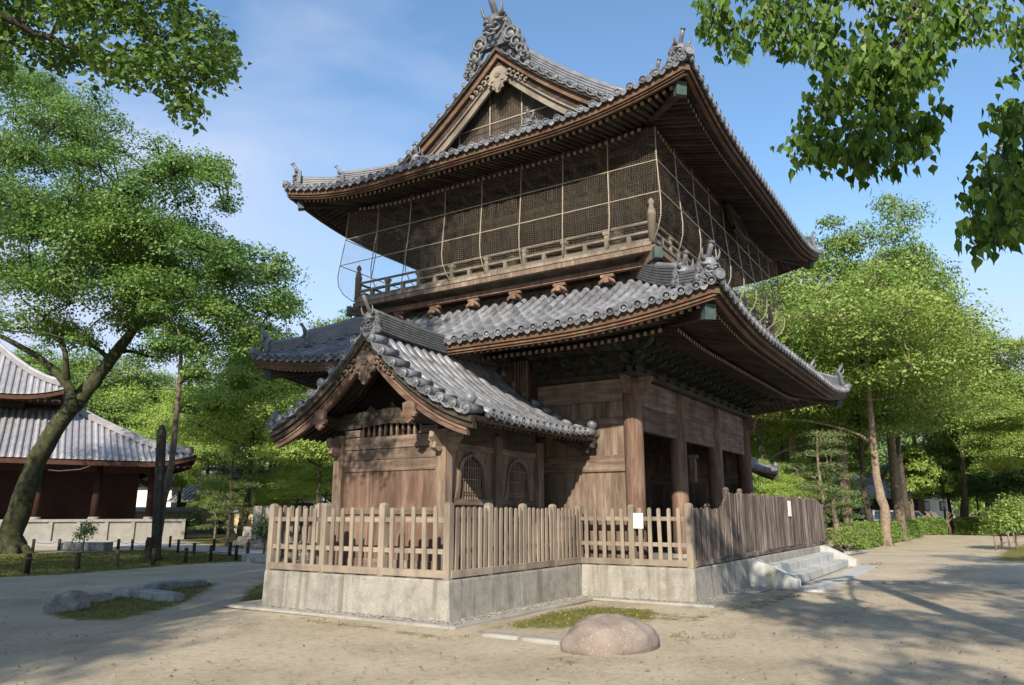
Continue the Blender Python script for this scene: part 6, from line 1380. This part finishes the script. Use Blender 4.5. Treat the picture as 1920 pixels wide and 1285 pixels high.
# grave stones and markers
def grave(px, D, h, w, lab, s=1):
    p = gnd(px, D); r = empty('grave_stone', p, lab, 'grave stone', 'grave stones by the boundary wall'); mm = Matrix.Rotation(YAW-R(80), 3, 'Z'); mb = MB(); mb.box(p+Vector((0, 0, .12)), (w*2.2, w*2.0, .24), mm); mb.box(p+Vector((0, 0, .34)), (w*1.6, w*1.5, .20), mm); mb.build('plinth', M['stone'], r, bevel=.02)
    mb = MB(); mb.box(p+Vector((0, 0, .44+h/2)), (w, w, h), mm, taper=.12); mb.build('pillar', M['stone'], r, bevel=.03)
grave(484, 36, 1.5, .42, 'tall slanting-sided pale stone pillar left of the fence end'); grave(470, 40, .5, .6, 'low broad pale stone beside the mossy tree foot'); grave(346, 60, .8, .4, 'small stone near the foot of the boundary wall')
p = gnd(505, 33); r = empty('signboard', p, 'narrow pale grey signboard on a post just left of the fence end', 'signboard'); mm = Matrix((RT, FW, Vector((0, 0, 1)))).transposed()
mb = MB(); mb.box(p+Vector((0, 0, .9)), (.07, .07, 1.8), mm); mb.build('post', M['wood'], r); mb = MB(); mb.box(p+Vector((0, 0, 1.4))-FW*.06, (.28, .03, 1.0), mm); mb.build('board', M['stone_pale'], r)
mb = MB()
for k in range(3): mb.box(p+Vector((0, 0, 1.86+.03*k)), (.40-.08*k, .16-.03*k, .03), mm)
mb.build('cap', M['wood_mossy'], r)
p = gp(1591, 1036); mb = MB(); mb.box(p+Vector((0, 0, .34)), (.20, .20, .72), Matrix.Rotation(.3, 3, 'Z'), taper=.08); solo(mb, 'marker_stone', M['stone_pale'], 'short white square marker stone in front of the clipped hedge', 'marker stone', bevel=.02)
mb = MB(); A, B = gp(1588, 1040), gp(1622, 1036); mb.bar(A+Vector((0, 0, .05)), B+Vector((0, 0, .05)), .25, .12); solo(mb, 'kerb_stone', M['stone_pale'], 'low pale kerb stone leading right from the white marker stone', 'kerb stone', bevel=.02)
# bamboo prop rails at the right
pr_ = empty('prop_rail', gp(1880, 1024), 'row of short bamboo props tied with a rail at the right edge', 'prop rail')
q4 = [gp(1868, 1032), gp(1880, 1030), gp(1893, 1024), gp(1903, 1018)]
for p in q4: mb = MB(); mb.tube([p-Vector((0, 0, .05)), p+Vector((.03, 0, .72))], .045, 8); mb.build('stake', M['bark_pale'], pr_)
mb = MB(); mb.tube([q4[0]+Vector((-.2, 0, .68)), q4[1]+Vector((0, 0, .60))], .04, 7); mb.build('cross_rail', M['bark'], pr_); mb = MB(); mb.tube([q4[1]+Vector((0, 0, .60)), q4[3]+Vector((.2, 0, .62))], .04, 7); mb.build('cross_rail', M['bark'], pr_)
# pale tangle of bare props and roots by the far hedge
p = gnd(1758, 60); rs = empty('gnarled_stump', p, 'pale gnarled tree stump on splayed legs by the far hedge', 'stump'); rr = random.Random(3)
for k in range(5):
    a = rr.uniform(-1, 1); mb = MB(); mb.tube([p+RT*(-.9+.42*k)+Vector((0, 0, -.05)), p+RT*(-.8+.40*k+a*.1)+Vector((0, 0, .45)), p+RT*(-.5+.30*k)+Vector((0, 0, .95))], [.15, .09, .08], 7); mb.build('leg', M['bark_pale'], rs)
mb = MB(); mb.tube([p+RT*-1.1+Vector((0, 0, 1.2)), p+RT*-.6+Vector((0, 0, .95)), p+Vector((0, 0, .85)), p+RT*.7+Vector((0, 0, .95)), p+RT*1.1+Vector((0, 0, 1.25))], [.06, .16, .2, .15, .06], 8)
for k in range(7): a = rr.uniform(-1, 1); mb.tube([p+RT*(a*.8)+Vector((0, 0, .95)), p+RT*(a*.9+rr.uniform(-.3, .3))+Vector((0, 0, 1.3)), p+RT*(a+rr.uniform(-.4, .4))+Vector((0, 0, 1.55+rr.random()*.3))], [.09, .07, .03], 6)
mb.build('body', M['bark_pale'], rs)
# traffic cone
p = gnd(1707, 56); cn = empty('traffic_cone', p, 'small green traffic cone standing beside the silver van', 'traffic cone')
mb = MB(); mb.box(p+Vector((0, 0, .015)), (.38, .38, .03)); mb.build('base', M['cone'], cn); mb = MB(); mb.lathe([(.14, .03), (.03, .70)], p, n=14); mb.build('cone_body', M['cone'], cn); mb = MB(); mb.lathe([(.098, .30), (.076, .44)], p, n=14); mb.build('reflective_band', M['white'], cn)
# parked cars
def car(name, px, D, ang, prof, L, Wd, paint, label, cat, wins, H):
    """prof: side outline (x forward, z); wins: list of side window outlines"""
    p = gnd(px, D); r = empty(name, p, label, cat); a = R(ang); u = Vector((math.cos(a), math.sin(a), 0)); v = Vector((-u.y, u.x, 0)); q = lambda x, y, z: p+u*x+v*y+Vector((0, 0, z))
    mb = MB(); n = len(prof); vs_ = []
    for (y, k) in ((-Wd/2, .90), (-Wd/2*.97, 1), (Wd/2*.97, 1), (Wd/2, .90)):
        for (x, z) in prof: zz = z; yy = y*(1-.13*max(0, (z-.95))/(H-.95)) ; vs_.append(q(x*(1 if k == 1 else .985), yy, .25+(zz-.25)*(1 if k == 1 else .985)))
    mb.add(vs_, [(j*n+i, j*n+(i+1) % n, (j+1)*n+(i+1) % n, (j+1)*n+i) for j in range(3) for i in range(n)]+[tuple(range(n-1, -1, -1)), tuple(3*n+i for i in range(n))], u, smooth=False); mb.build('body', M[paint], r, bevel=.03)
    for w in wins:
        for s in (-1, 1): mb = MB(); yy = lambda z: s*(Wd/2+.006)*(1-.13*max(0, (z-.95))/(H-.95)); mb.add([q(x, yy(z), z) for x, z in w], [tuple(range(len(w)))]); mb.build('side_window', M['glass'], r)
    for (x0, z0, x1, z1, nm) in ((prof[3][0], prof[3][1], prof[4][0], prof[4][1], 'windscreen'), (prof[5][0], prof[5][1], prof[6][0], prof[6][1], 'rear_window')):
        dx = .012 if nm == 'windscreen' else -.012; f = lambda z: Wd/2*.84*(1-.13*max(0, (z-.95))/(H-.95)); za = z0+(z1-z0)*.10; zb = z0+(z1-z0)*.88; xa = x0+(x1-x0)*.10; xb = x0+(x1-x0)*.88
        mb = MB(); mb.add([q(xa+dx, -f(za), za+.01), q(xa+dx, f(za), za+.01), q(xb+dx, f(zb), zb+.01), q(xb+dx, -f(zb), zb+.01)], [(0, 1, 2, 3)]); mb.build(nm, M['glass'], r)
    for x in (L*.31, -L*.31):
        for s in (-1, 1):
            c = q(x, s*(Wd/2-.10), .32); mb = MB(); mb.lathe([(.30, -.10), (.32, -.07), (.32, .07), (.30, .10)], c, v*s, 20); w = mb.build('wheel', M['rubber'], r); mb = MB(); mb.lathe([(.19, .09), (.19, .115), (.05, .10)], c, v*s, 12); mb.build('rim', M['silver'], w)
    for s in (-1, 1):
        mb = MB(); mb.box(q(-L/2+.01, s*Wd*.40, .98), (.06, .16, .34), Matrix((u, v, Vector((0, 0, 1)))).transposed()); mb.build('tail_lamp', M['lampred'], r)
        mb = MB(); mb.box(q(L/2-.03, s*Wd*.36, .76), (.08, .30, .14), Matrix((u, v, Vector((0, 0, 1)))).transposed()); mb.build('headlight', M['white'], r)
        mb = MB(); mb.box(q(L*.22, s*(Wd/2+.10), 1.08), (.10, .16, .14), Matrix((u, v, Vector((0, 0, 1)))).transposed()); mb.build('mirror', M[paint], r)
    mb = MB(); mb.box(q(L/2+.0, 0, .42), (.06, Wd*.8, .16), Matrix((u, v, Vector((0, 0, 1)))).transposed()); mb.build('bumper', M['rubber'], r)
    return r
van = [(2.3, .28), (2.35, .78), (2.15, 1.02), (1.95, 1.08), (1.35, 1.82), (-2.1, 1.88), (-2.32, 1.10), (-2.35, .28)]
car('parked_van', 1683, 62, YAW*57.3-90-8, van, 4.7, 1.8, 'silver', 'silver van parked behind the stout camphor trunk', 'van', [[(1.75, 1.12), (1.32, 1.68), (.55, 1.72), (.55, 1.12)], [(.45, 1.12), (.45, 1.72), (-.8, 1.74), (-.8, 1.12)], [(-.9, 1.12), (-.9, 1.74), (-2.0, 1.72), (-2.1, 1.12)]], 1.88)
hb_ = [(2.0, .28), (2.05, .66), (1.75, .90), (1.05, 1.0), (.45, 1.44), (-1.35, 1.46), (-1.95, 1.0), (-2.0, .28)]
car('parked_car', 1612, 58, YAW*57.3+150, hb_, 4.0, 1.7, 'cwhite', 'white hatchback with a red tail lamp parked left of the dark trunk', 'car', [[(.85, 1.02), (.42, 1.36), (-.3, 1.38), (-.3, 1.02)], [(-.38, 1.02), (-.38, 1.38), (-1.2, 1.38), (-1.55, 1.02)]], 1.46)
